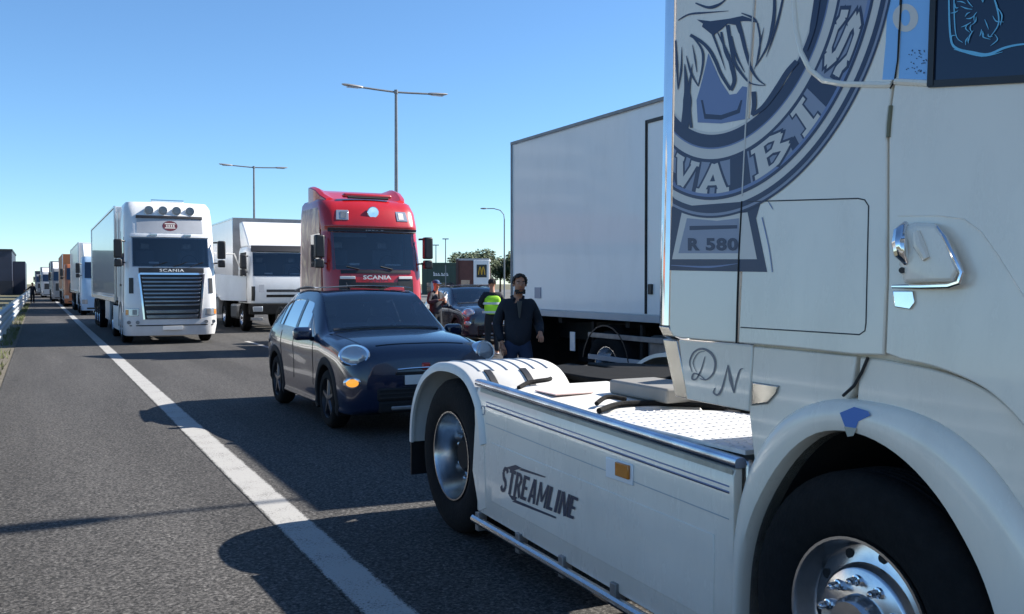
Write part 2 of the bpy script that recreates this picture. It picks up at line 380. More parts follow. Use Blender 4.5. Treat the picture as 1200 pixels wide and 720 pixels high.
L1 = dup(L0); L1.location = (13.9, 68.5, 0); tag(L1, 'double armed street lamp rising behind the truck with the open door')
L2 = dup(L0); L2.location = (14.85, 6.25, 0); tag(L2, 'double armed street lamp hidden behind the foreground tractor, casting a thin shadow on the shoulder')
for nm, px_x, d_, lab, h in (('street_lamp', -.65, 80, 'curved single arm street lamp beside the left edge of the big white box body', 8.1),):
    X = px_x*math.cos(R(YAW)) + d_*math.sin(R(YAW)); Y = -px_x*math.sin(R(YAW)) + d_*math.cos(R(YAW))
    r = thing(nm, lab, 'street lamp', (X, Y, 0), R(-YAW)); MB().cyl((0,0,0),(0,0,7.2),.075,10,.05).build('pole', M_pole, r)
    MB().tube([(0,0,7.15),(-.05,0,7.6),(-.35,0,7.95),(-.9,0,8.1),(-1.6,0,8.1)], .04, 8).build('arm', M_pole, r)
    MB().ball((-1.75,0,8.1),(.3,.12,.07)).build('lantern', M_grey, r)
for X_, d_, lab, h in ((-12.3, 152, 'thin far lamp post above the green store, left one of the two', 8.0), (-10.6, 150, 'thin far lamp post above the green store, right one with a short arm', 8.9)):
    X = X_*math.cos(R(YAW)) + d_*math.sin(R(YAW)); Y = -X_*math.sin(R(YAW)) + d_*math.cos(R(YAW))
    r = thing('street_lamp', lab, 'street lamp', (X, Y, 0), R(-YAW)); MB().cyl((0,0,0),(0,0,h),.12,8,.07).build('pole', M_pole, r)
    MB().box(-.5,.5,-.1,.1,h-.1,h+.06).build('lantern', M_grey, r)

# ------------------------------------------------------------------ buildings beyond the road
def frame_at(lat, d, z=0):
    return (lat*math.cos(R(YAW)) + d*math.sin(R(YAW)), -lat*math.sin(R(YAW)) + d*math.cos(R(YAW)), z)
M_green = mat('green_cladding', (.030,.062,.048), .5, noise=.12, nscale=1.2)
M_brown = mat('brown_cladding', (.115,.040,.032), .6, noise=.15, nscale=2)
M_brown2 = mat('dark_brown_cladding', (.06,.030,.028), .6, noise=.15, nscale=2)
M_yellow = mat('yellow_sign', (.62,.36,.03), .5)
st = thing('store_building', 'low dark green store with white lettering behind the red truck', 'store', frame_at(-11, 150), R(-YAW))
MB().box(-3.4,3.2,0,24,0,4.75).build('wall', M_green, st)
MB().box(-3.5,3.3,-.12,24.1,4.75,5.1).build('roof_edge', M_green, st, bevel=.03)
m = MB()
for k in range(9): m.box(-3.3+.75*k, -3.27+.75*k, -.03, 0, 1.2, 4.7)
m.build('cladding_joints', mat('green_joint', (.018,.036,.03), .6), st)
m = MB().box(-2.6,1.8,-.06,-.002,.0,1.9); m.build('shop_window', M_glass, st)
MB().box(-1.9,-1.3,-.08,.0,.05,2.1).build('door', M_lgrey, st)
m = MB(); x = -1.55                                       # worn, unreadable white lettering: short strokes
for k, (w_, h_) in enumerate(((.34,.62),(.30,.44),(.30,.44),(.12,.14),(.44,.46),(.30,.44),(.28,.46))):
    z0 = 3.0; m.box(x,x+w_,-.07,-.01,z0,z0+h_*.34); m.box(x+w_*.05,x+w_*.9,-.07,-.01,z0+h_*.48,z0+h_*.66); m.box(x,x+w_*.4,-.07,-.01,z0+h_*.66,z0+h_)
    x += w_+.05
m.build('sign_lettering', mat('white_sign', (.75,.75,.75), .5), st)
rs = thing('restaurant', 'brown restaurant block with white corner panel bearing a yellow letter M', 'restaurant', frame_at(-5.0, 122), R(-YAW))
MB().box(-2.2,0.05,0,9,0,4.75).build('wall', M_brown, rs)
MB().box(-.25,2.0,.35,9,0,4.3).build('side_wall', M_brown2, rs)
MB().box(-2.3,2.05,.0,9.1,4.75,5.0).build('roof', M_lgrey, rs)
f = MB().box(0,2.05,-.25,.3,1.6,4.78).build('sign_panel', mat('white_sign_panel', (.78,.78,.78), .4), rs, bevel=.06, seg=3)
e = MB().box(.42,1.72,-.30,-.26,2.55,4.2).build('emblem_plate', mat('dark_sign', (.03,.03,.028), .5), f)
m = MB()
for s in (-1,1):
    pts = [(1.07+s*(.01+.40*t), -.33, 2.75+1.15*math.sin(math.pi*(.04+.46*min(1,t*2)) if t<.5 else math.pi*(.5+.46*(t-.5)*2))) for t in lin(0,1,13)]
    m.tube(pts, .07, 6)
m.build('emblem', M_yellow, e)
MB().box(-1.6,-.5,-.05,-.004,.05,2.2).build('entrance', M_glass, rs)
m = MB().box(-2.25,-1.95,-.25,-.02,0,4.9); m.build('pillar', M_brown2, rs)

def leaf_mat(name, a, b_):
    m = bpy.data.materials.new(name); m.use_nodes = True; N = m.node_tree.nodes; L = m.node_tree.links; b = N['Principled BSDF']
    g_ = N.new('ShaderNodeNewGeometry'); mx = N.new('ShaderNodeMix'); mx.data_type = 'RGBA'; mx.inputs[6].default_value = (*a,1); mx.inputs[7].default_value = (*b_,1)
    L.new(g_.outputs['Random Per Island'], mx.inputs[0]); L.new(mx.outputs[2], b.inputs['Base Color']); b.inputs['Roughness'].default_value = .7
    return m
M_leaf = leaf_mat('tree_leaves', (.022,.045,.014), (.075,.105,.035)); M_bark = mat('bark', (.09,.065,.045), .9, noise=.3)
def tree(name, label, loc, H, rad, n, group=None, seed=0):
    rnd = random.Random(seed); t = thing(name, label, 'tree', loc, 0, group)
    m = MB(); m.tube([(0,0,0),(.05,.03,H*.25),(-.05,.05,H*.55)], .2, 8, [.24,.17,.08])
    cl = []
    for k in range(13):
        a = rnd.random()*6.28; rr = rad*rnd.uniform(.15,.75); c = Vector((rr*math.cos(a), rr*math.sin(a), H*rnd.uniform(.30,.84))); cl.append((c, rad*rnd.uniform(.36,.55)))
        m.tube([(0,0,H*rnd.uniform(.25,.5)), c*.6+Vector((0,0,H*.2)), c], .05, 5, [.08,.05,.02])
    m.build('trunk', M_bark, t)
    m = MB()
    for i in range(n):
        c, r_ = rnd.choice(cl); v = Vector((rnd.gauss(0,1),rnd.gauss(0,1),rnd.gauss(0,1))).normalized()*r_*rnd.uniform(.55,1.05); v.z *= .75
        p = c+v; a = Vector((rnd.gauss(0,1),rnd.gauss(0,1),rnd.gauss(0,.6))).normalized(); b = a.orthogonal().normalized(); s = rnd.uniform(.16,.36)
        m.add([p-a*s, p-b*s*.5, p+a*s, p+b*s*.5], [(0,1,2,3)])
    m.build('crown', M_leaf, t, smooth=0, fix=False); return t
for i, (lat, d_, H, rad, lab) in enumerate(((-9.2,176,8.0,3.1,'dark round tree at the left end of the row above the restaurant'), (-5.6,178,8.9,3.3,'tallest dark tree of the row, straight above the restaurant'), (-2.3,183,8.2,3.0,'dark tree right of the restaurant sign panel, beside the curved lamp'), (.4,180,8.6,3.2,'dark tree touching the left edge of the big white box body'))):
    tree('broadleaf_tree', lab, frame_at(lat, d_), H, rad, 3200, 'trees behind the restaurant', i)
M_dkw = mat('dark_blue_cladding', (.030,.036,.060), .5, noise=.1, nscale=.6); M_dkw2 = mat('darker_cladding', (.018,.020,.030), .5)
wh = thing('warehouse', 'dark slate flat roofed warehouse beyond the guard rail at the left edge', 'warehouse', (-3.6, 168, 0), 0)
MB().box(-26,0,0,30,2.2,6.9).build('wall', M_dkw, wh); MB().box(-26.05,.05,-.05,30.05,0,2.2).build('lower_wall', M_dkw2, wh)
MB().box(-26.1,.1,-.1,30.1,6.9,7.2).build('roof_edge', M_dkw2, wh)
m = MB()
for k in range(5): m.box(-25+5*k,-22+5*k,-.09,-.052,.3,1.9)
m.build('window_row', M_glass, wh)
MB().box(.06,1.8,6,28,0,5.4).build('annex', M_dkw, wh)
# houses on the far left of the shoulder: the chrome edge of the tractor's cab mirrors them
ap = thing('apartment_building', 'cream apartment block with balconies mirrored in the chrome edge of the foreground cab', 'building', (-36, 98, 0), R(20))
MB().box(-12,12,-6,6,0,21).build('wall', mat('cream_render', (.55,.50,.42), .8, noise=.05), ap)
for k in range(7):
    b_ = MB().box(-7,7,-7.4,-6,2.7*k+2.4,2.7*k+2.6).build('balcony', M_whitebox, ap); MB().box(-7,7,-7.42,-7.36,2.7*k+2.6,2.7*k+3.4).build('parapet', M_white_dull, b_)
    for q in range(4): MB().box(-6+3.4*q,-4.4+3.4*q,-6.06,-6.0,2.7*k+.4,2.7*k+2.2).build('window', M_glass, ap)
hs = thing('tiled_house', 'low house with terracotta roof mirrored in the chrome edge of the foreground cab', 'house', (-29, 82, 0), R(20))
MB().box(-11,11,-5,5,0,5.6).build('wall', M_whitebox, hs)
MB().prism([(-5.6,5.55),(5.6,5.55),(0,8.6)], 'x', -11.5, 11.5).build('roof', mat('terracotta', (.38,.13,.07), .8, noise=.2, nscale=4), hs)
tree('broadleaf_tree', 'leafy tree between the terracotta house and the cream apartment block', (-32,90,0), 14.0, 5.5, 1500, None, 11)
# ------------------------------------------------------------------ truck wheel (axis along x, outer side towards s)
def truck_wheel(parent, c, s=-1, R_=.52, W=.30, front=True, detail=True, rim_mat=None):
    h = W/2; rim_mat = rim_mat or M_alu
    tp = [(h-.035,.295),(h-.012,.315),(h,.36),(h+.004,.42),(h-.004,.465),(h-.022,.498),(h-.045,R_-.004),(h-.07,R_)]
    k = 4; half = tp[:]
    gr = []
    for i in range(k):
        a = (h-.075)*(1-2*(i+.5)/k)*.9; gr += [(a+.012,R_),(a+.009,R_-.014),(a-.009,R_-.014),(a-.012,R_)]
    prof = half + gr + [(-x,r) for x,r in half[::-1]]
    t = MB().lathe(prof, (0,0,0), 'x', 56 if detail else 28, s, closed=True).build('wheel', M_rubber, parent, smooth=40)
    t.location = c
    if front:
        rp = [(h-.02,.302),(h-.008,.300),(h-.008,.290),(h-.03,.284),(h-.085,.272),(h-.095,.262),(h-.090,.235),(h-.080,.205),(h-.050,.195),(h-.042,.185),(h-.042,.0001)]
    else:
        rp = [(h-.02,.302),(h-.008,.300),(h-.008,.290),(h-.03,.282),(h-.17,.262),(h-.20,.25),(h-.205,.20),(h-.20,.18),(h-.20,.0001)]
    MB().lathe(rp, (0,0,0), 'x', 48 if detail else 24, s).build('rim', rim_mat, t, smooth=40)
    if front: hp = [(h-.045,.105),(h+.0,.100),(h+.02,.085),(h+.022,.0001)]
    else: hp = [(h-.21,.135),(h-.12,.12),(h-.10,.095),(h-.098,.0001)]
    MB().lathe(hp, (0,0,0), 'x', 28, s).build('hub', M_frame if not front else rim_mat, t)
    if detail:
        r0, x0 = (.150, h-.042) if front else (.205, h-.20)
        for i in range(10):
            a = 2*math.pi*(i+.3)/10; y, z = r0*math.cos(a), r0*math.sin(a)
            m = MB(); m.lathe([(x0-.005,.019),(x0+.012,.019),(x0+.014,.0135),(x0+.045,.0125),(x0+.054,.006),(x0+.055,.0001)], (0,y,z), 'x', 10, s)
            m.build('wheel_nut', M_chrome, t)
        if front:
            for i in range(10):
                a = 2*math.pi*(i+.8)/10; y, z = .236*math.cos(a), .236*math.sin(a)
                MB().lathe([(h-.098,.018),(h-.0855,.018),(h-.0855,.0001)], (0,y,z), 'x', 14, s).build('hand_hole', M_gap, t)
    return t

# ------------------------------------------------------------------ the foreground tractor unit, built in world metres then hung on its Empty
KX = .055                                        # the cab leans in by this much per metre of height
def px_(z): return 2.45 + KX*(z-1.5)
T = thing('tractor_unit', 'white tractor unit without trailer filling the right foreground, with navy emblem on its cab', 'truck', (3.7, 2.3, 0))
TL = Vector((3.7, 2.3, 0))
def tb(m, name, mt, parent=None, org=None, **k):
    o_ = TL if org is None else org
    m.v = [(v[0]-o_.x, v[1]-o_.y, v[2]-o_.z) for v in m.v]
    return m.build(name, mt, parent or T, **k)
def plate(poly, o0, o1, m=None):                 # polygon (y,z) as a plate on the leaning cab side, offsets measured outwards (-x)
    m = m or MB(); n = len(poly)
    return m.add([(px_(z)-o0, y, z) for y,z in poly]+[(px_(z)-o1, y, z) for y,z in poly],
                 [tuple(range(n)), tuple(range(n,2*n))[::-1]]+[(i, n+i, n+(i+1)%n, (i+1)%n) for i in range(n)])
def mirror_x(m):
    return MB().add([(7.4-v[0],v[1],v[2]) for v in m.v], [f[::-1] for f in m.f])
def cabpt(x, y, off=0.0):                        # photograph pixel -> point on the leaning cab side
    return on_x(x, y, 2.45-off, KX)
def decal(name, polys, mt, parent, off):         # flat stickers, polygons given as measured in the photograph
    m = MB()
    for i, pl in enumerate(polys):
        p = [cabpt(x, y, off+.00004*i) for x,y in pl]; m.add(p, [tuple(range(len(p)))])
    m.v = [(v[0]-TL.x, v[1]-TL.y, v[2]-TL.z) for v in m.v]
    b = bmesh.new(); me = bpy.data.meshes.new(name); me.from_pydata(m.v, [], m.f); b.from_mesh(me)
    bmesh.ops.triangulate(b, faces=b.faces, ngon_method='EAR_CLIP'); bmesh.ops.recalc_face_normals(b, faces=b.faces); 
    for f in b.faces:
        if f.normal.x > 0: f.normal_flip()
    b.to_mesh(me); b.free(); me.materials.append(mt); o = bpy.data.objects.new(name, me); C.objects.link(o); o.parent = parent
    return o
def stroke(pts, w0, w1=None, wm=None):           # tapered brush stroke polygon
    w1 = w0 if w1 is None else w1
    P = []; n = len(pts)
    for i in range(n-1):                         # Catmull-Rom
        p0 = pts[max(i-1,0)]; p1 = pts[i]; p2 = pts[i+1]; p3 = pts[min(i+2,n-1)]
        for t in (0,.2,.4,.6,.8):
            q = [.5*((2*p1[k])+(-p0[k]+p2[k])*t+(2*p0[k]-5*p1[k]+4*p2[k]-p3[k])*t*t+(-p0[k]+3*p1[k]-3*p2[k]+p3[k])*t**3) for k in (0,1)]
            P.append(q)
    P.append(list(pts[-1])); N_ = len(P); L_ = []; Rr = []
    for i, p in enumerate(P):
        a = P[max(i-1,0)]; b = P[min(i+1,N_-1)]; dx, dy = b[0]-a[0], b[1]-a[1]; l = math.hypot(dx,dy) or 1
        t = i/(N_-1); w = (w0+(w1-w0)*t) if wm is None else ((w0+(wm-w0)*t*2) if t < .5 else (wm+(w1-wm)*(t-.5)*2)); w = max(w,.15)/2
        L_.append((p[0]-dy/l*w, p[1]+dx/l*w)); Rr.append((p[0]+dy/l*w, p[1]-dx/l*w))
    return L_ + Rr[::-1]

def cr(pts, n=6):
    P = []; L_ = len(pts)
    for i in range(L_-1):
        p0 = pts[max(i-1,0)]; p1 = pts[i]; p2 = pts[i+1]; p3 = pts[min(i+2,L_-1)]
        for t in lin(0,1,n+1)[:-1]:
            P.append(tuple(.5*((2*p1[k])+(-p0[k]+p2[k])*t+(2*p0[k]-5*p1[k]+4*p2[k]-p3[k])*t*t+(-p0[k]+3*p1[k]-3*p2[k]+p3[k])*t**3) for k in range(len(p1))))
    P.append(tuple(pts[-1])); return P
# cab body: white core, panels with real joints on the side that shows
m = MB(); zz = [1.36,1.46,3.2,3.62,3.78]; ins = [.10,.02,.02,.05,.30]; rings = []
for z, i_ in zip(zz, ins):
    xl = px_(z)+i_; xr = 7.4-xl; yf = .90+.10*max(0,z-1.4)+(.25 if z > 3.7 else 0); yb = 2.84-(.1 if z > 3.7 else 0)
    rings.append([(xl+.25,yf,z),(xl+.06,yf+.08,z),(xl,yf+.28,z),(xl,yb,z),(xr,yb,z),(xr,yf+.28,z),(xr-.06,yf+.08,z),(xr-.25,yf,z)])
m.ring_faces(rings); CAB = tb(m, 'cab', M_white, bevel=.02)
YB = [3.329+(3.415-3.329)*(z-1.506)/(2.938-1.506) for z in (1.5,3.6)]
fair = [(3.335,1.50),(3.325,1.475),(3.30,1.455),(3.26,1.449),(2.892,1.449),(2.889,2.3),(2.884,3.55),(3.40,3.55),(3.40,2.938)]
FA = tb(plate(fair, -.02, 0), 'side_fairing', M_white, bevel=.006)
rear_panel = [(2.880,1.449),(2.60,1.449),(2.30,1.443),(2.172,1.449),(2.176,1.7),(2.205,2.2),(2.19,2.345),(2.178,3.0),(2.178,3.55),(2.872,3.55),(2.880,2.3)]
RP = tb(plate(rear_panel, -.02, 0), 'rear_cab_panel', M_white, bevel=.006)
tb(mirror_x(plate(rear_panel, -.02, 0)), 'rear_cab_panel', M_white, bevel=.006)
door = [(2.164,1.455)]+cr([(2.10,1.44),(1.96,1.423),(1.80,1.375),(1.676,1.285),(1.55,1.15),(1.45,1.02)],5)+[(1.22,1.0),(1.13,1.3),(1.17,2.2),(1.20,3.0),(2.168,3.0),(2.181,2.345),(2.196,2.2),(2.167,1.7)]
DO = tb(plate(door, -.02, 0), 'door', M_white, bevel=.006)
tb(mirror_x(plate(door, -.02, 0)), 'door', M_white, bevel=.006)
# window in the door, with its blue etched lion sticker
win = [(2.035,2.303),(1.25,2.19),(1.30,2.90),(2.045,2.90)]
WI = tb(plate(win, -.01, .004), 'window', M_glassb, DO)
def fr(poly, w, o0, o1, mb=None):
    mb = mb or MB(); n = len(poly)
    for i in range(n):
        a = Vector(poly[i]); b = Vector(poly[(i+1)%n]); d_ = (b-a).normalized(); nn = Vector((-d_.y,d_.x))*w/2; d_ = d_*w*.3
        plate([tuple(a-d_+nn), tuple(b+d_+nn), tuple(b+d_-nn), tuple(a-d_-nn)], o0, o1+.0007*i, mb)
    return mb
tb(fr(win, .022, 0, .008), 'window_frame', M_black, DO)
tb(mirror_x(plate(win, -.01, .004)), 'window', M_glassb)
# locker lid: a rounded outline groove
loc = [(2.905,2.004),(2.31,1.969),(2.28,1.962),(2.262,1.940),(2.249,1.55),(2.252,1.525),(2.275,1.511),(2.872,1.511)]
lk = [(2.868,2.002),(2.31,1.969),(2.28,1.962),(2.262,1.940),(2.249,1.55),(2.252,1.525),(2.275,1.511),(2.868,1.511)]
m = MB(); pts = [Vector((px_(z)-.0005, y, z)) for y,z in [(2.868,2.002)]+lk[1:]]
m.tube(pts+[Vector((px_(1.511)-.0005,2.868,1.511))], .0024, 6); tb(m, 'locker_seam', mat('grey_seam', (.05,.05,.055), .8), RP)
# seams between the panels, hinge tape, raised bead round the upper panel
m = MB(); pts = [cabpt(x,y,.0) for x,y in ((888,-60),(884,0),(879,70),(874,150),(870,230))]
m.tube(pts, .0046, 6); tb(m, 'panel_seam', M_pale, RP)  # upper length is pale: a highlight painted along the seam edge
m = MB(); pts = [cabpt(x,y,.001) for x,y in ((869.5,236),(866,300),(864,360),(863,402))]
m.tube(pts, .0045, 6); tb(m, 'panel_seam', M_gap, RP)
m = MB(); m.tube([cabpt(x,y,.002) for x,y in ((1044,124),(1042,145),(1041,161))], .0075, 6); tb(m, 'hinge_tape', mat('olive_tape', (.17,.16,.10), .6), DO)
m = MB(); pts = [cabpt(x,y,-.003) for x,y in ((930,-90),(931,0),(934,35),(940,62),(950,82),(966,95),(990,99),(1040,100),(1046,99))]
m.tube(pts, .012, 8); tb(m, 'raised_bead', M_white, RP)
m = MB(); pts = [cabpt(x,y,.0) for x,y in ((1052,253),(1100,253),(1130,257),(1150,272),(1170,300),(1200,348))]
m.tube(pts, .0022, 6); tb(m, 'door_crease', M_white, DO)
m = MB(); m.tube([cabpt(x,y,-.002) for x,y in ((1050,96),(1070,97),(1089,98))], .012, 8); tb(m, 'raised_bead', M_white, DO)

# --- painted emblem: ring, letters, feathered bird breast, shield and pedestal (positions surveyed from the photograph)
CY_, CZ_ = 3.034, 2.792                          # centre of the ring on the cab side
def yz_decal(name, polys, mt, parent, off):
    m = MB()
    for i, pl in enumerate(polys):
        m.add([Vector((px_(z)-off-.00004*i, min(y, 3.322+.058*max(0,(z-1.5))/1.1), z))-TL for y,z in pl], [tuple(range(len(pl)))])
    o = m.build(name, mt, parent, smooth=0, fix=False)
    b = bmesh.new(); b.from_mesh(o.data); bmesh.ops.triangulate(b, faces=b.faces, ngon_method='EAR_CLIP'); b.normal_update()
    for f in b.faces:
        if f.normal.x > 0: f.normal_flip()
    b.to_mesh(o.data); b.free(); return o
def pol(r, a): return (CY_-r*math.cos(R(a)), CZ_-r*math.sin(R(a)))
def arc(r0, r1, a0, a1, n=40): return [pol(r1, a) for a in lin(a0,a1,n)]+[pol(r0, a) for a in lin(a1,a0,n)]
def ring(r0, r1): return [arc(r0, r1, a, a+15.05, 8) for a in range(-10, 140, 15)]
E0 = .0007
yz_decal('emblem_ring', ring(.49,.842), M_pale, FA, E0)
yz_decal('emblem_ring', ring(.500,.553)+ring(.600,.613)+ring(.755,.768)+ring(.800,.822)+ring(.833,.842), M_navy, FA, E0+0.00025)
yz_decal('emblem_ring', ring(.613,.755)+ring(.822,.833), M_greyd, FA, E0+0.00050)
yz_decal('emblem_ring', ring(.553,.559)+ring(.742,.755), M_mid, FA, E0+0.00067)
for a, b, r0 in ((-10,10,.613),(75.5,85,.613),(102,104.5,.613),(35,41,.613),(112,120,.700),(54,57,.70)): yz_decal('emblem_field', [arc(r0,.742,a,b,8)], M_navy, FA, E0+0.00084)
SER = {  # slab letters: strokes (x0,y0,x1,y1,width) in a unit box, y up
 'V': [(.17,.95,.5,.05,.24),(.83,.95,.5,.05,.20),(0,.93,.36,.93,.14),(.66,.93,1,.93,.14)],
 'A': [(.17,.05,.5,.97,.20),(.83,.05,.5,.97,.24),(.28,.34,.72,.34,.13),(0,.07,.36,.07,.14),(.64,.07,1,.07,.14)],
 'B': [(.24,.0,.24,1,.26),(0,.93,.6,.93,.15),(0,.07,.6,.07,.15),(.2,.52,.66,.52,.14),(.55,.93,.84,.76,.17),(.84,.80,.62,.52,.20),(.62,.52,.92,.28,.20),(.92,.32,.55,.07,.18)],
 'I': [(.5,.0,.5,1,.36),(.1,.93,.9,.93,.15),(.1,.07,.9,.07,.15)],
 'S': [(.90,.72,.72,.92,.20),(.74,.92,.28,.92,.17),(.30,.92,.12,.74,.22),(.12,.76,.30,.54,.22),(.28,.56,.72,.44,.22),(.70,.46,.88,.26,.22),(.88,.28,.70,.08,.20),(.72,.08,.28,.08,.17),(.28,.08,.08,.30,.20),(.08,.10,.08,.38,.12),(.92,.90,.92,.62,.12)]}
def ring_letter(ch, a0, a1, r0, r1, grow):
    out = []
    for x0,y0,x1,y1,w in SER[ch]:
        w = w+grow; dx,dy = x1-x0,y1-y0; l = math.hypot(dx,dy); ex,ey = dx/l*grow*.5, dy/l*grow*.5; nx,ny = -dy/l*w/2, dx/l*w/2
        A_ = (x0-ex,y0-ey); B_ = (x1+ex,y1+ey); q = []
        for t in lin(0,1,5): q.append((A_[0]+(B_[0]-A_[0])*t+nx, A_[1]+(B_[1]-A_[1])*t+ny))
        for t in lin(1,0,5): q.append((A_[0]+(B_[0]-A_[0])*t-nx, A_[1]+(B_[1]-A_[1])*t-ny))
        out.append([pol(r1+(r0-r1)*v, a0+(a1-a0)*u) for u, v in q])
    return out
for ch, a0, a1 in (('V',119,103),('A',102.3,85.5),('B',73.5,56),('I',52.5,43),('S',33,14)):
    yz_decal('emblem_letter_back', ring_letter(ch, a0, a1, .616, .744, .13), M_navy, FA, E0+0.00109); yz_decal('emblem_letter', ring_letter(ch, a0, a1, .618, .742, 0), M_pale, FA, E0+0.00168)
def c4(l): return [(770+x/4, y/4) for x,y in l]
decal('emblem_shield', [c4([(240,250),(262,300),(300,385),(340,445),(372,440),(400,405),(425,410),(412,560),(300,580),(190,575),(185,470),(205,400),(225,320)])], M_mid, FA, E0+0.00042)
decal('emblem_shield', [c4([(205,470),(215,470),(228,535),(300,540),(375,515),(392,470),(400,470),(388,530),(300,562),(222,558)])], M_navy, FA, E0+0.00067)
B_ = []
B_.append(c4([(185,92),(250,100),(340,88),(400,75),(440,88),(470,108),(430,100),(392,100),(380,120),(330,112),(300,140),(262,168),(235,145),(210,125),(215,112)]))
for pts, w0, w1, wm in (([(98,96),(150,68),(230,60),(335,52)],1,.4,2.4), ([(180,15),(240,36),(290,22),(330,-10)],1.5,.5,4), ([(395,62),(450,85),(470,110)],1,1,3),
    ([(470,110),(482,180),(476,260),(455,325)],2,.6,2), ([(548,-40),(550,40),(540,130),(515,220),(462,312)],3,.8,4.5), ([(500,130),(480,220),(466,290)],.4,.6,2),
    ([(600,-60),(575,60),(545,170),(510,270)],2,.3,3), ([(155,165),(205,195),(245,235),(275,290),(300,350),(345,422)],3.6,3.6,4.2), ([(345,424),(362,380),(352,320),(325,240),(282,150)],4,1,5.5),
    ([(300,150),(318,240),(335,290)],2.5,.4,3), ([(330,118),(345,210),(362,290),(395,345),(440,392),(508,402)],4.5,.5,3.8), ([(505,398),(470,370),(440,320),(415,240),(398,170),(380,105)],1,5,4),
    ([(345,170),(370,260),(410,340)],3,.5,3), ([(370,110),(385,150),(392,165)],2,.4,2.4),
    ([(86,190),(92,300),(97,420)],1.6,.5,3), ([(97,420),(112,330),(115,220)],1,.3,2.4), ([(136,262),(158,340),(192,405)],.6,.8,3), ([(192,405),(214,300),(208,230),(160,165)],1,1.6,3),
    ([(165,210),(178,280),(186,340)],.4,.5,2), ([(128,600),(140,500),(140,430),(128,300)],9,.5,10), ([(160,600),(150,520),(148,430),(165,300)],3,.4,5), ([(260,160),(290,240),(320,330)],2.5,.3,2.2),
    ([(445,540),(500,500),(560,420),(610,340),(655,288)],4,6,7), ([(452,430),(455,490),(446,540)],5.5,4,5.5), ([(760,-80),(740,60),(722,160),(700,240)],7,1,7)):
    B_.append(c4(stroke([(x,y) for x,y in pts], w0*4, w1*4, wm*4)))
decal('emblem_feathers', B_, M_navy, FA, E0+0.00176)
decal('emblem_pedestal', [[(787,243),(878,236),(893,232),(886,256),(899,319),(784.5,317)]], M_navy, FA, E0+0.00042)
decal('emblem_pedestal', [[(799,249),(815,249),(840,253),(876,249),(887,304),(787.5,304)]], M_pale, FA, E0+0.00076)
decal('emblem_pedestal', [[(805,256),(840,259),(866,256),(866,297),(795,297)]], M_greyd, FA, E0+0.00101)
decal('emblem_pedestal', [[(808,265),(864,264),(864,268),(808,270)]], M_navy, FA, E0+0.00126)
decal('emblem_pedestal', [stroke([(893,255),(901,290),(905,319)],1.5,1.2), stroke([(786,311),(830,313),(865,309)],.5,.3,2.5), stroke([(900,236),(906,246)],.4,.3,1.5)], M_mid, FA, E0+0.00126)
def quad_fn(a, b, c, d_, off=.0):                # bilinear map of the unit square onto four photographed corners (bottom-left, bottom-right, top-right, top-left)
    A_, B2, C2, D2 = [cabpt(*p, off) - TL for p in (a,b,c,d_)]
    return lambda u, v: (A_*(1-u)+B2*u)*(1-v) + (D2*(1-u)+C2*u)*v
lettering('model_lettering', 'R 580', quad_fn((806,294),(865,294),(865,279),(806,279),E0+0.00252), M_navy, FA, bold=.045, spacing=1.12)
# blue stripe by the door with its 0, dotted badge
decal('blue_stripe', [[(1041,-120),(1052,-120),(1054,0),(1050,93.5),(1034,93.5),(1038,50),(1040,0)]], M_sky, RP, E0+0.00017)
decal('blue_stripe', [[(1059,-120),(1092,-120),(1091,93.5),(1053,93.5),(1057,0)]], M_sky, DO, E0+0.00017)
decal('stripe_numeral', [[(1061+15*math.cos(t)*s_, 21+16.5*math.sin(t)*(1 if s_==1 else .62)) for t in (lin(0,2*math.pi,28) if s_ == 1 else lin(2*math.pi,0,28))] for s_ in (1,)], M_pale, DO, E0+0.00084)
decal('stripe_numeral', [[(1061+5.5*math.cos(t), 21+9.5*math.sin(t)) for t in lin(0,6.1,24)]], M_sky, DO, E0+0.00126)
m = MB(); m.tube([cabpt(x,y,.004) for x,y in ((1057,-100),(1056,0),(1052,70),(1048,96),(1043,104))], .0028, 6); tb(m, 'door_seam', M_gap, DO)
rnd = random.Random(3)
dots = [(1062+rnd.random()*24, 58+rnd.random()*28) for k in range(42)]
decal('dotted_badge', [[(x+.75*math.cos(t),y+.75*math.sin(t)) for t in (0,1.05,2.1,3.14,4.2,5.2)] for x,y in dots], M_navy, DO, E0+0.00084)
# blue sticker on the window: a frame line and flowing mane strokes
S_ = [stroke([(1113,-45),(1112,0),(1114,44),(1121,57),(1140,62),(1158,64),(1178,56),(1200,52),(1230,53)],1.2,1.5,3.8), stroke([(1119,-40),(1118,0),(1120,40),(1128,50)],.8,.5,1.6), stroke([(1118,58),(1150,66),(1175,61)],.5,.5,1.5)]
for k in range(46):
    x = 1120+rnd.random()*48; y = -45+rnd.random()*92; a = math.atan2(y-12, x-1148)+rnd.gauss(0,.3); l = 6+rnd.random()*10; b_ = rnd.gauss(0,.5)
    S_.append(stroke([(x,y),(x+l*.5*math.cos(a),y+l*.5*math.sin(a)),(x+l*math.cos(a+b_),y+l*math.sin(a+b_))],.4,.3,1.5))
S_ += [stroke([(1146,-30),(1160,-12),(1168,8),(1170,28),(1160,44)],.6,.6,2.2), stroke([(1168,8),(1174,18),(1172,30)],.5,.5,1.8)]
decal('lion_sticker', S_, M_cyan, WI, .006)

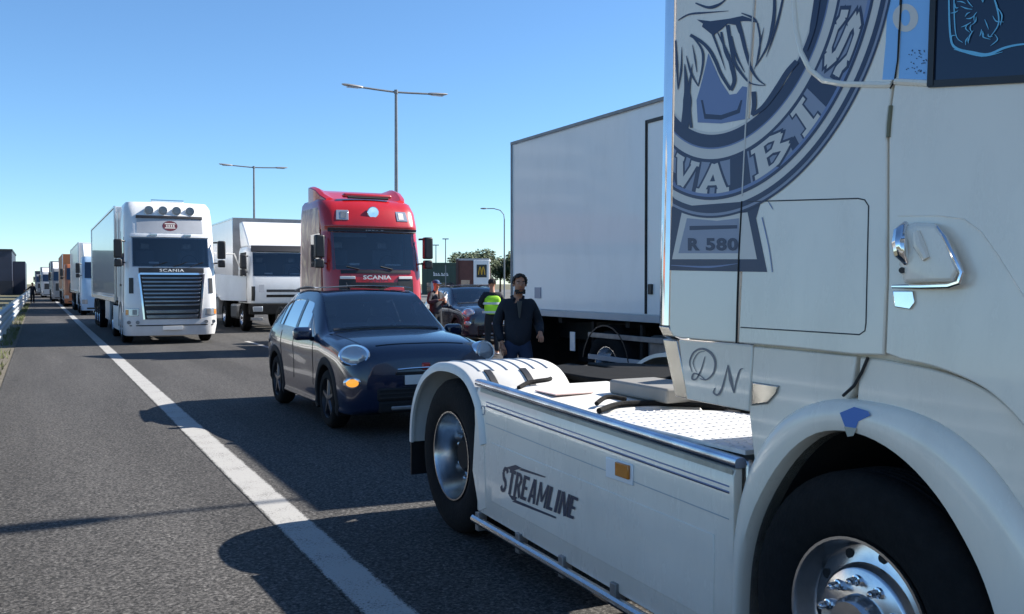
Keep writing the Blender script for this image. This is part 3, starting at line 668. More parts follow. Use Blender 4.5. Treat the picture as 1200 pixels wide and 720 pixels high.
# door handle: bowl, chrome grip and surround, lock plate
m = MB(); bowl = [(1056,268),(1072,261),(1096,262),(1110,280),(1124,318),(1118,331),(1060,332),(1054,310)]
cc = cabpt(1085,300,.0); rr = [[cabpt(x,y,-.0) for x,y in bowl],[cabpt(x,y,.028) for x,y in bowl],[cabpt(1085+(x-1085)*.88,300+(y-300)*.88,.04) for x,y in bowl],[cabpt(1088+(x-1088)*.35,300+(y-300)*.35,.042) for x,y in bowl]]
m.ring_faces(rr); HB = tb(m, 'handle_cover', M_white, DO, bevel=.004)
m = MB(); m.tube([cabpt(x,y,.03) for x,y in ((1098,265),(1108,280),(1118,300),(1127,320),(1124,331),(1112,335),(1080,336),(1046,336))], .0085, 8, rad=[.004,.010,.010,.008,.009,.009,.008,.006]); tb(m, 'handle_trim', M_chrome, HB)
m = MB(); m.tube([cabpt(x,y,o) for x,y,o in ((1062,262,.02),(1055,272,.045),(1054,285,.055),(1056,298,.052),(1063,309,.035))], .02, 10, rad=[.010,.021,.024,.022,.010]); tb(m, 'handle_grip', M_chrome, HB)
m = MB(); m.tube([cabpt(x,y,.043) for x,y in ((1074,272),(1078,288),(1086,304))], .02, 10, rad=[.012,.020,.012]); tb(m, 'handle_recess', M_white, HB)
m = MB(); m.ring_faces([[cabpt(x,y,0) for x,y in ((1046,341),(1070,341),(1072,355),(1066,363),(1048,360))],[cabpt(x,y,.008) for x,y in ((1046,341),(1070,341),(1072,355),(1066,363),(1048,360))]]); tb(m, 'lock_plate', M_chrome, DO, bevel=.003)
m = MB(); m.tube([cabpt(1057,317,.0),cabpt(1057,317,.045)], .010, 10); tb(m, 'lock_cylinder', M_black, HB)

# chrome edge along the rear of the fairing, and its lower continuation
def edge_strip(zs, y0f, w, name, x_in=0.0):
    rings = []
    for z in zs:
        x = px_(z)+x_in; y0 = y0f(z); rings.append([(x+.0,y0+.002,z),(x-.002,y0+.03*w/.09,z),(x+.006,y0+w*.8,z),(x+.02,y0+w,z),(x+.05,y0+w,z),(x+.05,y0+.002,z)])
    m = MB(); m.ring_faces(rings); return m
yb = lambda z: 3.337+.057*max(0,(z-1.5))/1.1
tb(edge_strip([1.50,2.0,2.6,3.0,3.55], yb, .095, 's'), 'chrome_edge', M_chrome, FA, smooth=60)
m = MB(); m.ring_faces([[(2.45,3.337,1.495),(2.448,3.41,1.495),(2.50,3.425,1.495),(2.50,3.337,1.495)],[(2.455,3.30,1.452),(2.455,3.385,1.452),(2.51,3.40,1.452),(2.51,3.30,1.452)],[(2.475,3.285,1.44),(2.475,3.37,1.44),(2.53,3.39,1.44),(2.53,3.285,1.44)]])
tb(m, 'chrome_corner', M_dull, FA, bevel=.004)
m = MB(); m.ring_faces([[(2.46,3.29,1.437),(2.46,3.395,1.437),(2.52,3.42,1.437),(2.52,3.29,1.437)],[(2.47,3.225,1.19),(2.47,3.315,1.19),(2.53,3.34,1.19),(2.53,3.225,1.19)]])
tb(m, 'lower_chrome_trim', M_dull, bevel=.005)
# lower panel with its script initials, sill panels, wheel arch
def flat(poly, x0, x1, m=None):
    return (m or MB()).prism(poly, 'x', x0, x1)
LP = tb(flat([(3.282,1.443),(2.812,1.443),(2.828,1.185),(3.222,1.190)], 2.46, 2.49), 'lower_panel', M_white, bevel=.006)
def flatpt(x, y, x0): return on_x(x, y, x0)
def flat_decal(name, polys, mt, parent, x0):
    m = MB()
    for i, pl in enumerate(polys):
        p = [on_x(x, y, x0-.00004*i) - TL for x,y in pl]; m.add(p, [tuple(range(len(p)))])
    return m.build(name, mt, parent, smooth=0)
ini = [stroke([(826,418),(822,432),(816,444),(811,444),(813,438),(820,440),(827,446)],.8,.8,2.4), stroke([(811,436),(808,425),(813,413),(823,409),(833,414),(838,424),(836,437),(828,445),(820,444)],.8,1,3.2), stroke([(816,436),(812,425),(818,414),(826,412)],.5,.5,1.2),
       stroke([(838,455),(836,460),(841,463),(846,455),(850,440),(853,428)],1,.8,2.6), stroke([(853,428),(856,445),(860,461)],1.2,1,3.8), stroke([(860,461),(863,446),(867,434),(871,432)],1,.6,2)]
flat_decal('script_initials', ini, mat('grey_script', (.16,.165,.19), .4), LP, 2.4575)
tb(flat([(2.808,1.440),(2.30,1.436),(2.315,1.32),(2.345,1.28),(2.43,1.25),(2.56,1.21),(2.68,1.14),(2.80,1.0),(2.83,1.17)], 2.462, 2.51), 'sill_panel', M_white, bevel=.006, smooth=30)
tb(flat([(2.288,1.434)]+cr([(2.20,1.432),(1.96,1.410),(1.80,1.362),(1.68,1.275),(1.54,1.13),(1.44,1.0)],5)+[(1.30,.98),(1.30,.35),(1.5,.35)]+cr([(1.54,.62),(1.60,.86),(1.70,1.04),(1.81,1.16),(1.95,1.24),(2.10,1.275),(2.30,1.28)],5), 2.468, 2.51), 'step_panel', M_white, bevel=.006)
m = MB(); m.ring_faces([[on_x(x,y,2.461) for x,y in ((881,447),(914,452),(911,461),(900,474),(880,476))],[on_x(x,y,2.452) for x,y in ((883,449),(911,453),(909,461),(899,472),(882,474))]]); tb(m, 'chrome_insert', M_dull, bevel=.002)
ai = [(2.868,.24),(2.866,.384),(2.848,.591),(2.79,.772),(2.69,.938),(2.576,1.068),(2.451,1.150),(2.315,1.176),(2.189,1.161),(2.07,1.109),(1.959,1.023),(1.868,.914),(1.80,.80),(1.745,.65),(1.72,.50),(1.715,.30)]
ao = [(2.912,.24),(2.909,.384),(2.901,.643),(2.862,.855),(2.781,1.036),(2.665,1.166),(2.540,1.240),(2.40,1.283),(2.261,1.293),(2.088,1.283),(1.93,1.240),(1.79,1.150),(1.66,1.01),(1.57,.84),(1.52,.62),(1.50,.30)]
AI, AO = cr(ai,3), cr(ao,3); rings = []
for (a, b) in zip(AI, AO):
    A_ = Vector(a); B2 = Vector(b); L3 = lambda t: A_.lerp(B2, t)
    rings.append([(2.56,*A_),(2.462,*A_),(2.438,*L3(.06)),(2.430,*L3(.25)),(2.430,*L3(.6)),(2.441,*L3(.85)),(2.462,*L3(.98)),(2.50,*B2),(2.56,*B2)])
FE = tb(MB().ring_faces(rings), 'wheel_arch', M_white, smooth=50)
m = MB(); m.prism([(y,z) for y,z in AI[::2]]+[(2.3,.1)], 'x', 2.57, 2.575)
hw = MB(); rr = []
for x in (2.50, 3.15): rr.append([(x,y,z) for y,z in AI])
hw.ring_faces(rr, closed=False, caps=False); hw.prism([(3.0,.3),(1.5,.3),(1.5,1.3),(3.0,1.3)], 'x', 3.15, 3.18); tb(hw, 'wheel_housing', M_gap)
flat_decal('blue_tape', [[(984,484),(1001,477),(1017,482),(1020,487),(1006,494),(1003,502),(990,500)]], mat('blue_tape', (.06,.17,.48), .5), FE, 2.428)
flat_decal('pale_tape', [[(989,500),(1004,502),(1000,511),(993,512)]], mat('cream_tape', (.42,.40,.33), .6), FE, 2.4275)
m = MB(); m.tube([on_x(x,y,2.461) for x,y in ((1017,419),(1010,436),(1001,452),(988,464))], .0055, 6); tb(m, 'sill_joint', M_black)

# skirt between the axles
YS = [5.335,5.30,5.1,4.2,3.3,2.905]; rings = []
def ztop(y): return .974+(1.062-.974)*(y-2.853)/(5.26-2.853)
def zbot(y): return .195+(.252-.195)*(y-3.48)/(5.325-3.48)
pf = [(.045,0.0),(.006,.005),(0,.02),(0,.30),(0,.62),(0,.80),(0,.97),(.012,1.0),(.045,1.0)]
for y in YS: rings.append([(2.45+dx, y, zbot(y)+t*(ztop(y)-.03-zbot(y))) for dx,t in pf])
SK = tb(MB().ring_faces(rings), 'side_skirt', M_white, bevel=.004)
m = MB()
rg = []
for y in (5.36,5.27,4.5,3.6,2.89): rg.append([(2.452,y,ztop(y)-.024),(2.446,y,ztop(y)-.018),(2.444,y,ztop(y)+.0),(2.448,y,ztop(y)+.012),(2.462,y,ztop(y)+.017),(2.492,y,ztop(y)+.017),(2.5,y,ztop(y)-.0),(2.5,y,ztop(y)-.024)])
tb(MB().ring_faces(rg), 'chrome_rail', mat('weathered_chrome_rail', (.36,.41,.50), .20, 1.0, noise=.25, nscale=7), smooth=50)
m = MB(); rg = []
for y in (5.28,2.91): rg.append([(2.4492,y,ztop(y)-.052),(2.4472,y,ztop(y)-.052),(2.4472,y,ztop(y)-.030),(2.4492,y,ztop(y)-.030)])
tb(MB().ring_faces(rg), 'edge_tape', mat('cream_edge', (.50,.45,.36), .6, dirt=.8, dirtcol=(.2,.12,.07)), SK)
for o_, w_, mt_ in ((.10,.006,M_mid),(.122,.010,M_mid),(.128,.004,M_navy),(.232,.004,M_lgrey)):
    rg = []
    for y in (5.20,2.93): rg.append([(2.4492,y,ztop(y)-o_-w_),(2.4475,y,ztop(y)-o_-w_),(2.4475,y,ztop(y)-o_),(2.4492,y,ztop(y)-o_)])
    tb(MB().ring_faces(rg), 'pin_stripe', mt_, SK)
tb(MB().prism([(5.12,.72),(3.02,.66),(3.02,.30),(5.12,.36)], 'x', 2.4455, 2.452), 'raised_field', M_white, SK, bevel=.006)
def skirt_fn(u, v):                                # u forward along the skirt, v up
    y = 4.975+(4.105-4.975)*u; z0 = .448+(.472-.448)*u; z1 = .606+(.592-.606)*u
    y += -.05*(v-.5)
    return Vector((2.4432, y, z0+(z1-z0)*v)) - TL
M_graph = mat('graphite_lettering', (.035,.045,.075), .4)

SANS = {'S':[(.88,.80,.66,.95,.2),(.68,.93,.30,.93,.16),(.34,.94,.13,.76,.2),(.13,.78,.34,.55,.2),(.30,.57,.70,.45,.2),(.68,.47,.87,.24,.2),(.87,.26,.66,.06,.2),(.70,.07,.30,.07,.16),(.34,.06,.12,.22,.2)],
 'T':[(0,.93,1,.93,.16),(.5,0,.5,.9,.24)],'R':[(.13,0,.13,1,.24),(.1,.93,.62,.93,.15),(.58,.93,.86,.72,.2),(.86,.74,.58,.50,.2),(.1,.49,.62,.49,.14),(.48,.50,.90,.02,.2)],
 'E':[(.13,0,.13,1,.24),(.1,.93,.9,.93,.15),(.1,.5,.8,.5,.14),(.1,.07,.9,.07,.15)],'A':[(.12,0,.46,1,.2),(.88,0,.54,1,.2),(.25,.30,.75,.30,.14)],
 'M':[(.10,0,.10,1,.17),(.90,0,.90,1,.17),(.12,1,.5,.22,.15),(.88,1,.5,.22,.15)],'L':[(.13,0,.13,1,.24),(.1,.07,.9,.07,.15)],'I':[(.5,0,.5,1,.25)],'N':[(.12,0,.12,1,.2),(.88,0,.88,1,.2),(.14,1,.86,0,.19)]}
def stroke_word(name, word, widths, fn, mt, parent, gap=.10):
    tot = sum(widths)+gap*(len(word)-1); x = 0; m = MB(); k = 0
    for ch, w_ in zip(word, widths):
        for x0,y0,x1,y1,t in SANS[ch]:
            a = Vector((x0*w_,y0)); b = Vector((x1*w_,y1)); d_ = (b-a).normalized(); n_ = Vector((-d_.y,d_.x))*t*.5*.92
            q = [a-n_, b-n_, b+n_, a+n_]; m.add([fn((x+p.x)/tot, p.y)+Vector((-.00006*k,0,0)) for p in q], [(0,1,2,3)]); k += 1
        x += w_+gap
    return m.build(name, mt, parent, smooth=0)
stroke_word('lettering', 'STREAMLINE', [.56,.56,.58,.52,.62,.80,.50,.22,.62,.52], skirt_fn, M_graph, SK)

flat_decal('lettering_flash', [[(593,548),(604,545),(612,549),(600,552)],[(612,549),(640,559),(638,560),(608,551)],[(596,580),(606,583),(604,587),(600,586)],[(604,586),(652,606),(651,608),(600,588)]], M_graph, SK, 2.4434)
m = MB(); m.lathe([(0,.030),(.0022,.030),(.0022,.024),(0,.024)], on_x(566,481,2.448), 'x', 20, -1, closed=True); tb(m, 'badge', M_greyd, SK)
m = MB(); m.box(2.441,2.452,3.60,3.83,.748,.846); MK = tb(m, 'marker_base', M_whitebox, SK, bevel=.004)
tb(MB().box(2.428,2.442,3.618,3.73,.774,.840), 'marker_lamp', M_amber, MK, bevel=.004)
m = MB(); m.tube([(2.44,5.36,.205),(2.44,4.4,.185),(2.44,3.4,.16),(2.44,2.92,.15)], .027, 10); PR = tb(m, 'side_rail', M_alu)
for y in (5.30,4.75,4.25,3.75,3.25): tb(MB().box(2.43,2.49,y-.025,y+.025,.14,.255), 'rail_bracket', M_steel, PR, bevel=.004)

# rear wheel cover with its ridges, straps and mud flap
fp = cr([(6.515,.52),(6.49,.72),(6.40,.90),(6.24,1.045),(6.03,1.130),(5.82,1.155),(5.62,1.145),(5.46,1.10),(5.33,1.0),(5.24,.86),(5.20,.70)],4)
def fender(x0, x1, parent):
    n = len(fp); rings = []
    for i, (y, z) in enumerate(fp):
        c_ = Vector((y-5.83, z-.50)).normalized(); inn = Vector((y,z))-c_*.03; lip = Vector((y,z))-c_*.06
        s = 1 if x1 > x0 else -1
        rings.append([(x0+.02*s,*(Vector((y,z)))),(x0+.004*s,*(Vector((y,z))-c_*.012)),(x0,*lip),(x0+.02*s,*lip),(x0+.025*s,*inn),(x1,*inn),(x1,y,z)])
    return tb(MB().ring_faces(rings), 'wheel_cover', M_white_dull, smooth=50)
for (x0, x1) in ((2.432,3.13),(4.968,4.27)):
    F = fender(x0, x1, T); s = 1 if x1 > x0 else -1
    for k in range(6):
        xx = x0+s*(.11+.10*k); pts = [Vector((xx,y,z)) for y,z in fp[8:28]]
        tb(MB().tube([p+Vector((0,(p.y-5.83)*.004,.0)) for p in pts], .008, 6), 'ridge', M_lgrey, F)
    for k in (.16,.42):
        pts = [(x0+s*k, y, z) for y,z in fp[27:37]]; m = MB(); rg = []
        for (x,y,z) in pts:
            c_ = Vector((y-5.83,z-.5)).normalized()*.012; rg.append([(x-.022,y-c_.x,z-c_.y),(x-.022,y+c_.x,z+c_.y),(x+.022,y+c_.x,z+c_.y),(x+.022,y-c_.x,z-c_.y)])
        tb(m.ring_faces(rg), 'strap', M_black, F)
    tb(MB().box(min(x0+s*.02,x1),max(x0+s*.02,x1),6.505,6.52,.27,.60), 'mud_flap', M_black, F)
# front plate closing the cover above the skirt
tb(flat([(5.375,1.02),(5.24,.86),(5.20,.30),(5.30,.26),(5.40,.50),(5.36,.8)], 2.446, 2.47), 'cover_flank', M_white, bevel=.004)
# chassis
for x in (3.27,4.05): tb(MB().box(x,x+.08,1.0,6.48,.74,.99), 'frame_rail', M_frame)
for y in (3.1,4.2,5.2,6.3): tb(MB().box(3.352,4.048,y,y+.1,.78,.95), 'cross_member', M_frame)
for y in (2.3,5.83): tb(MB().tube([(2.75,y,.52),(4.65,y,.52)], .075, 10), 'axle', M_frame)
tb(MB().ball((3.7,5.83,.52),(.2,.24,.2)), 'differential', M_frame)
for s in (0,1):
    tb(MB().cyl((3.05 if s == 0 else 4.35, 5.55, .55),(3.05 if s == 0 else 4.35, 5.55, .85),.13,16), 'air_spring', M_rubber)
m = MB(); m.prism([(3.25,5.0),(4.15,5.0),(4.2,5.25),(4.2,5.7),(4.02,6.05),(3.78,6.2),(3.74,5.75),(3.66,5.75),(3.62,6.2),(3.38,6.05),(3.2,5.7),(3.2,5.25)], 'z', 1.03, 1.075)
FW = tb(m, 'fifth_wheel', mat('greasy_black_steel', (.006,.006,.006), .8, spec=.15, noise=.4, nscale=10), bevel=.01); tb(MB().box(3.3,4.1,5.3,5.7,.985,1.028), 'coupling_base', M_frame, FW)
tb(MB().box(3.10,4.3,6.44,6.48,.55,.80), 'rear_beam', M_frame); 
for x in (2.75,4.45): tb(MB().box(x,x+.36,6.47,6.52,.60,.74), 'tail_lamp', M_redlens, bevel=.01)
# deck plate of pressed lozenges, white covers, battery box, hoses
dk = [(2.505,2.90),(3.27,2.90),(3.27,3.55),(3.20,3.86),(2.95,4.06),(2.70,4.10),(2.505,4.02)]
m = MB(); m.prism(dk, 'z', 1.0, 1.018)
def inside(x, y):
    c = False
    for i in range(len(dk)):
        (x1,y1),(x2,y2) = dk[i], dk[i-1]
        if (y1 > y) != (y2 > y) and x < (x2-x1)*(y-y1)/(y2-y1)+x1: c = not c
    return c
for i in range(18):
    for j in range(28):
        x = 2.53+i*.044+(.022 if j % 2 else 0); y = 2.92+j*.044
        if not inside(x,y) or not inside(x+.03,y+.03): continue
        a = .6 if j % 2 else -.9; ca, sa = math.cos(a), math.sin(a); L_, w_ = .015, .0065
        q = [(x+ca*u-sa*v, y+sa*u+ca*v) for u,v in ((L_,0),(0,w_),(-L_,0),(0,-w_))]
        m.add([(p[0],p[1],1.0185) for p in q]+[(x,y,1.023)], [(0,1,4),(1,2,4),(2,3,4),(3,0,4)])
tb(m, 'deck_plate', mat('bare_tread_plate', (.66,.66,.65), .45, .15, noise=.1, nscale=18, dirt=.25), smooth=0)
tb(MB().box(2.53,3.24,2.92,3.95,.35,.995), 'fuel_tank', M_alu, bevel=.05, seg=3)
m = MB(); m.ring_faces([[(2.51,4.12,.97),(3.22,4.05,.99),(3.22,5.0,1.04),(2.51,5.15,1.03)],[(2.54,4.15,1.02),(3.18,4.08,1.035),(3.18,4.97,1.075),(2.54,5.10,1.055)]])
WC = tb(m, 'white_cover', M_white_dull, bevel=.015, seg=3)
tb(MB().box(2.60,2.85,4.6,4.85,1.052,1.058), 'warning_label', mat('faded_red_label', (.68,.50,.46), .6), WC, bevel=.001)
tb(MB().box(2.94,3.26,4.02,4.58,1.05,1.13), 'battery_box', mat('battery_lid', (.22,.215,.20), .6, dirt=.4), bevel=.015)
tb(MB().box(2.53,3.22,4.1,5.15,.30,.965), 'air_tank_box', M_frame)
tb(MB().tube(cr([(2.56,4.08,1.03),(2.75,4.16,1.045),(3.0,4.1,1.04),(3.2,3.9,1.04),(3.26,3.6,1.04)],5), .016, 8), 'hose', M_rubber)
tb(MB().tube(cr([(2.56,4.98,1.06),(2.66,5.04,1.08),(2.8,5.06,1.09),(2.9,5.2,1.08)],5), .014, 8), 'hose', M_rubber)
tb(MB().tube(cr([(2.62,4.2,1.05),(2.72,4.25,1.075),(2.82,4.22,1.06)],5), .013, 8), 'hose', M_rubber)
for k in range(3):                                # coiled lines from the cab's back wall down to the chassis
    pts = []
    for i in range(120):
        t = i/119; a = t*34; c_ = Vector((3.45+.18*k, 2.95+1.25*t, 1.75-.62*t-1.0*t*(1-t)))
        pts.append(c_+Vector((.03*math.cos(a), 0, .03*math.sin(a))))
    tb(MB().tube(pts, .006, 5), 'coiled_line', (M_black, M_redlens, M_sky)[k])
tb(MB().box(2.75,4.65,2.845,2.90,1.30,1.42), 'rear_cab_beam', M_black)
tb(MB().prism([(4.05,.99),(4.55,.99),(4.32,1.42),(4.22,1.42)], 'x', 3.34, 3.38), 'line_bracket', M_frame, bevel=.005)
tb(MB().tube([(3.36,4.27,1.40),(3.9,4.27,1.42),(4.2,4.27,1.40)], .018, 8), 'line_arm', M_steel)
for k, z in enumerate((1.22,1.30,1.36)): tb(MB().tube(cr([(3.5+.1*k,3.0,1.5+.05*k),(3.55+.1*k,3.7,z),(3.6+.12*k,4.6,z-.12),(3.5+.1*k,5.1,1.02)],6), .011, 6), 'hose', M_rubber)
tb(MB().cyl((4.3,3.6,.75),(4.3,4.7,.75),.2,20), 'air_tank', M_frame); tb(MB().cyl((3.45,3.3,1.02),(3.45,3.9,1.02),.12,16), 'air_dryer', M_frame)
tb(MB().box(3.9,4.8,3.0,3.5,.6,1.35), 'exhaust_box', M_frame, bevel=.03)
tb(MB().cyl((3.0,3.05,.9),(3.0,3.05,1.75),.09,14), 'air_intake', M_black)
# front of the cab, seen only from a step aside
tb(MB().prism([(2.9,2.25),(4.5,2.25),(4.42,3.05),(2.98,3.05)], 'y', .93, .99), 'windscreen', M_glass)
GR = tb(MB().box(2.85,4.55,.80,.90,.95,2.1), 'grille', M_black, bevel=.01)
for k in range(5): tb(MB().box(2.88,4.52,.785,.80,1.02+.2*k,1.16+.2*k), 'grille_bar', M_chrome, GR, bevel=.004)
BU = tb(MB().prism([(2.50,1.5),(2.50,1.05),(2.72,.80),(4.68,.80),(4.90,1.05),(4.90,1.5)], 'z', .30, .97), 'bumper', M_white, bevel=.02)
for x in (2.60,4.40): tb(MB().box(x,x+.40,.80,.95,.75,.95), 'headlamp', M_lamp, BU, bevel=.02)
for s in (-1,1):
    x = 3.7+s*1.25
    MI = tb(MB().box(x+s*.10-.10,x+s*.10+.10,.86,.96,2.05,2.60), 'mirror', M_white, bevel=.04)
    tb(MB().tube([(x-s*.15,1.05,2.55),(x+s*.05,.95,2.55)], .025, 8), 'mirror_arm', M_black, MI)
for s, x in ((-1,2.60),(1,4.80)):
    truck_wheel(T, Vector((x,2.29,.52))-TL, s, front=True)
    truck_wheel(T, Vector((x+.02*(-s),5.83,.52))-TL, s, front=False, rim_mat=mat('satin_rim', (.55,.55,.55), .22, 1.0, noise=.15, nscale=20))
    truck_wheel(T, Vector((x-s*.35,5.83,.52))-TL, s, front=False, detail=False)
def glass_mat(name, tint, fac):
    m = bpy.data.materials.new(name); m.use_nodes = True; N = m.node_tree.nodes; L = m.node_tree.links
    for n_ in list(N):
        if n_.type == 'BSDF_PRINCIPLED': N.remove(n_)
    tr = N.new('ShaderNodeBsdfTransparent'); tr.inputs[0].default_value = (*tint,1); gl = N.new('ShaderNodeBsdfGlossy'); gl.inputs['Roughness'].default_value = .03
    fr_ = N.new('ShaderNodeFresnel'); fr_.inputs[0].default_value = 1.6; ad = N.new('ShaderNodeMath'); ad.inputs[1].default_value = fac; L.new(fr_.outputs[0], ad.inputs[0])
    mx = N.new('ShaderNodeMixShader'); L.new(ad.outputs[0], mx.inputs[0]); L.new(tr.outputs[0], mx.inputs[1]); L.new(gl.outputs[0], mx.inputs[2])
    L.new(mx.outputs[0], N['Material Output'].inputs[0]); return m
M_truckglass = glass_mat('truck_glass', (.60,.66,.74), .06)
def mural_mat():
    m = bpy.data.materials.new('airbrushed_side'); m.use_nodes = True; N = m.node_tree.nodes; L = m.node_tree.links; b = N['Principled BSDF']
    tc = N.new('ShaderNodeTexCoord'); mp_ = N.new('ShaderNodeMapping'); mp_.inputs['Scale'].default_value = (1,1.3,.75); L.new(tc.outputs['Object'], mp_.inputs[0])
    n = N.new('ShaderNodeTexNoise'); n.inputs['Scale'].default_value = 1.5; n.inputs['Detail'].default_value = 5; n.inputs['Distortion'].default_value = 1.6; L.new(mp_.outputs[0], n.inputs['Vector'])
    rp = N.new('ShaderNodeValToRGB'); e = rp.color_ramp.elements; e[0].position = .42; e[0].color = (.16,.008,.012,1); e[1].position = .68; e[1].color = (.74,.46,.27,1)
    k = rp.color_ramp.elements.new(.50); k.color = (.30,.10,.06,1); k = rp.color_ramp.elements.new(.57); k.color = (.52,.27,.14,1)
    L.new(n.outputs['Fac'], rp.inputs[0]); L.new(rp.outputs[0], b.inputs['Base Color']); b.inputs['Roughness'].default_value = .3; return m
# ------------------------------------------------------------------ generic lorry cab surface: t across (|t|<1 front, 1..1.5 corner, 1.5..2.5 side), z up
def cab_surface(levels):
    def at(z):
        if z <= levels[0][0]: return levels[0][1:]
        for a, b in zip(levels, levels[1:]):
            if z <= b[0]:
                k = (z-a[0])/(b[0]-a[0]); return tuple(p+(q-p)*k for p,q in zip(a[1:], b[1:]))
        return levels[-1][1:]
    def P(t, z):
        w, yf, yr, r, bg = at(z); s = 1 if t >= 0 else -1; u = abs(t)
        if u <= 1: x = u*(w/2-r); y = yf+bg*u*u
        elif u <= 1.5:
            a = (u-1)/.5*math.pi/2; x = w/2-r+r*math.sin(a); y = yf+bg+r-r*math.cos(a)
        else: x = w/2; y = yf+bg+r+(yr-yf-bg-r)*(u-1.5)
        return Vector((s*x, y, z))
    return P
TS = [-2.5,-2.2,-1.9,-1.5,-1.4,-1.3,-1.2,-1.1,-1,-.75,-.5,-.25,0,.25,.5,.75,1,1.1,1.2,1.3,1.4,1.5,1.9,2.2,2.5]
def shell(P, zs, name, m_, parent, hole=None, **k):
    if hole: zs = sorted(set(list(zs)+[hole[1], hole[2]]))
    mb = MB(); rings = [[P(t,z) for t in TS] for z in zs]
    n = len(TS)
    mb.ring_faces(rings)
    if hole:                                      # leave the windscreen open so that the cab's inside shows
        keep = []
        for f in mb.f:
            if len(f) == 4:
                zc = sum(mb.v[i][2] for i in f)/4; ts = [i % n for i in f]
                if hole[1] < zc < hole[2] and all(abs(TS[i]) <= hole[0]+1e-6 for i in ts) and max(ts)-min(ts) == 1: continue
            keep.append(f)
        mb.f = keep
    return mb.build(name, m_, parent, **k)
def cab_interior(t, z0, yd, w=2.1):               # dashboard, wheel, two seats, curtain wall behind them
    bxo('back_wall', M_seat, t, -w/2, w/2, yd+1.45, yd+1.50, z0-.6, z0+.95, 0)
    d_ = MB().prism([(yd,z0-.02),(yd+.35,z0-.06),(yd+.45,z0-.4),(yd+.05,z0-.5)], 'x', -w/2, w/2).build('dashboard', M_black, t, bevel=.03)
    bxo('paper_sheet', M_plate, d_, .35,.75,yd+.05,yd+.25,z0-.03,z0+.01,.003); bxo('paper_sheet', M_plate, d_, -.55,-.30,yd+.08,yd+.25,z0-.03,z0+.03,.003)
    MB().lathe([(0,.215),(.015,.23),(.03,.215),(.015,.20)], (.58,yd+.5,z0+.02), 'y', 24, 1, closed=True).build('steering_wheel', M_black, t)
    for x in (-.58,.58):
        s_ = bxo('seat', M_seat, t, x-.26,x+.26,yd+.95,yd+1.12,z0-.45,z0+.38,.06,seg=3); bxo('head_rest', M_steel, s_, x-.14,x+.14,yd+.96,yd+1.08,z0+.40,z0+.60,.04,seg=3)
    for x in (-w/2+.03,w/2-.03): bxo('curtain', M_grey, t, x-.04,x+.04,yd+.7,yd+1.4,z0-.1,z0+.85,.02)
    bxo('blind', M_grey, t, -w/2+.1,-.1,yd+.12,yd+.15,z0+.66,z0+.86,.01)
def patch(P, t0, t1, z0, z1, o0, o1, name, m_, parent, nt=9, nz=5, bevel=.0, taper=None):
    def Q(u, v): return P(u*(taper[0]+(taper[1]-taper[0])*(v-taper[2])/(taper[3]-taper[2])) if taper else u, v)
    return MB().panel(Q, lin(t0,t1,nt), lin(z0,z1,nz), o0, o1, -1 if False else 1).build(name, m_, parent, bevel=bevel)
def on_patch(P, t0, t1, z0, z1, off):
    def F(u, v):
        t = t0+(t1-t0)*u; z = z0+(z1-z0)*v; e = 1e-3
        n = (P(t+e,z)-P(t-e,z)).cross(P(t,z+e)-P(t,z-e)).normalized()
        return P(t,z)+n*off
    return F
def bxo(name, m_, parent, x0,x1,y0,y1,z0,z1, bevel=.01, **k): return MB().box(x0,x1,y0,y1,z0,z1).build(name, m_, parent, bevel=bevel, **k)
def mirror_pair(parent, w, y, z0, z1, mcol, arm=.16, depth=.18):
    for s in (-1,1):
        x = s*(w/2+arm)
        mi = bxo('mirror', mcol, parent, x-.11, x+.11, y-depth/2, y+depth/2, z0+.22, z1, .035)
        bxo('wide_mirror', mcol, mi, x-.10, x+.10, y-depth/2+.01, y+depth/2-.01, z0-.02, z0+.19, .03)
        MB().add([(x-.09,y+depth/2+.002,z0+.25),(x+.09,y+depth/2+.002,z0+.25),(x+.09,y+depth/2+.002,z1-.03),(x-.09,y+depth/2+.002,z1-.03)],[(0,3,2,1)]).build('mirror_glass', M_chrome, mi)
        MB().tube([(s*(w/2-.03),y+.15,z1-.05),(x,y,z1-.04)], .025, 8).build('mirror_arm', mcol, mi)
        MB().tube([(s*(w/2-.03),y+.15,z0+.1),(x,y,z0+.1)], .02, 8).build('mirror_arm', mcol, mi)
def front_wheels(t, y, W_=2.5, detail=False):
    for s in (-1,1): truck_wheel(t, (s*(W_/2-.17), y, .52), s, front=True, detail=detail)
def dual_wheels(t, y, W_=2.5, detail=False, front=False, single=False):
    for s in (-1,1):
        truck_wheel(t, (s*(W_/2-.18), y, .52), s, front=front, detail=detail)
        if not single: truck_wheel(t, (s*(W_/2-.52), y, .52), s, front=False, detail=False)
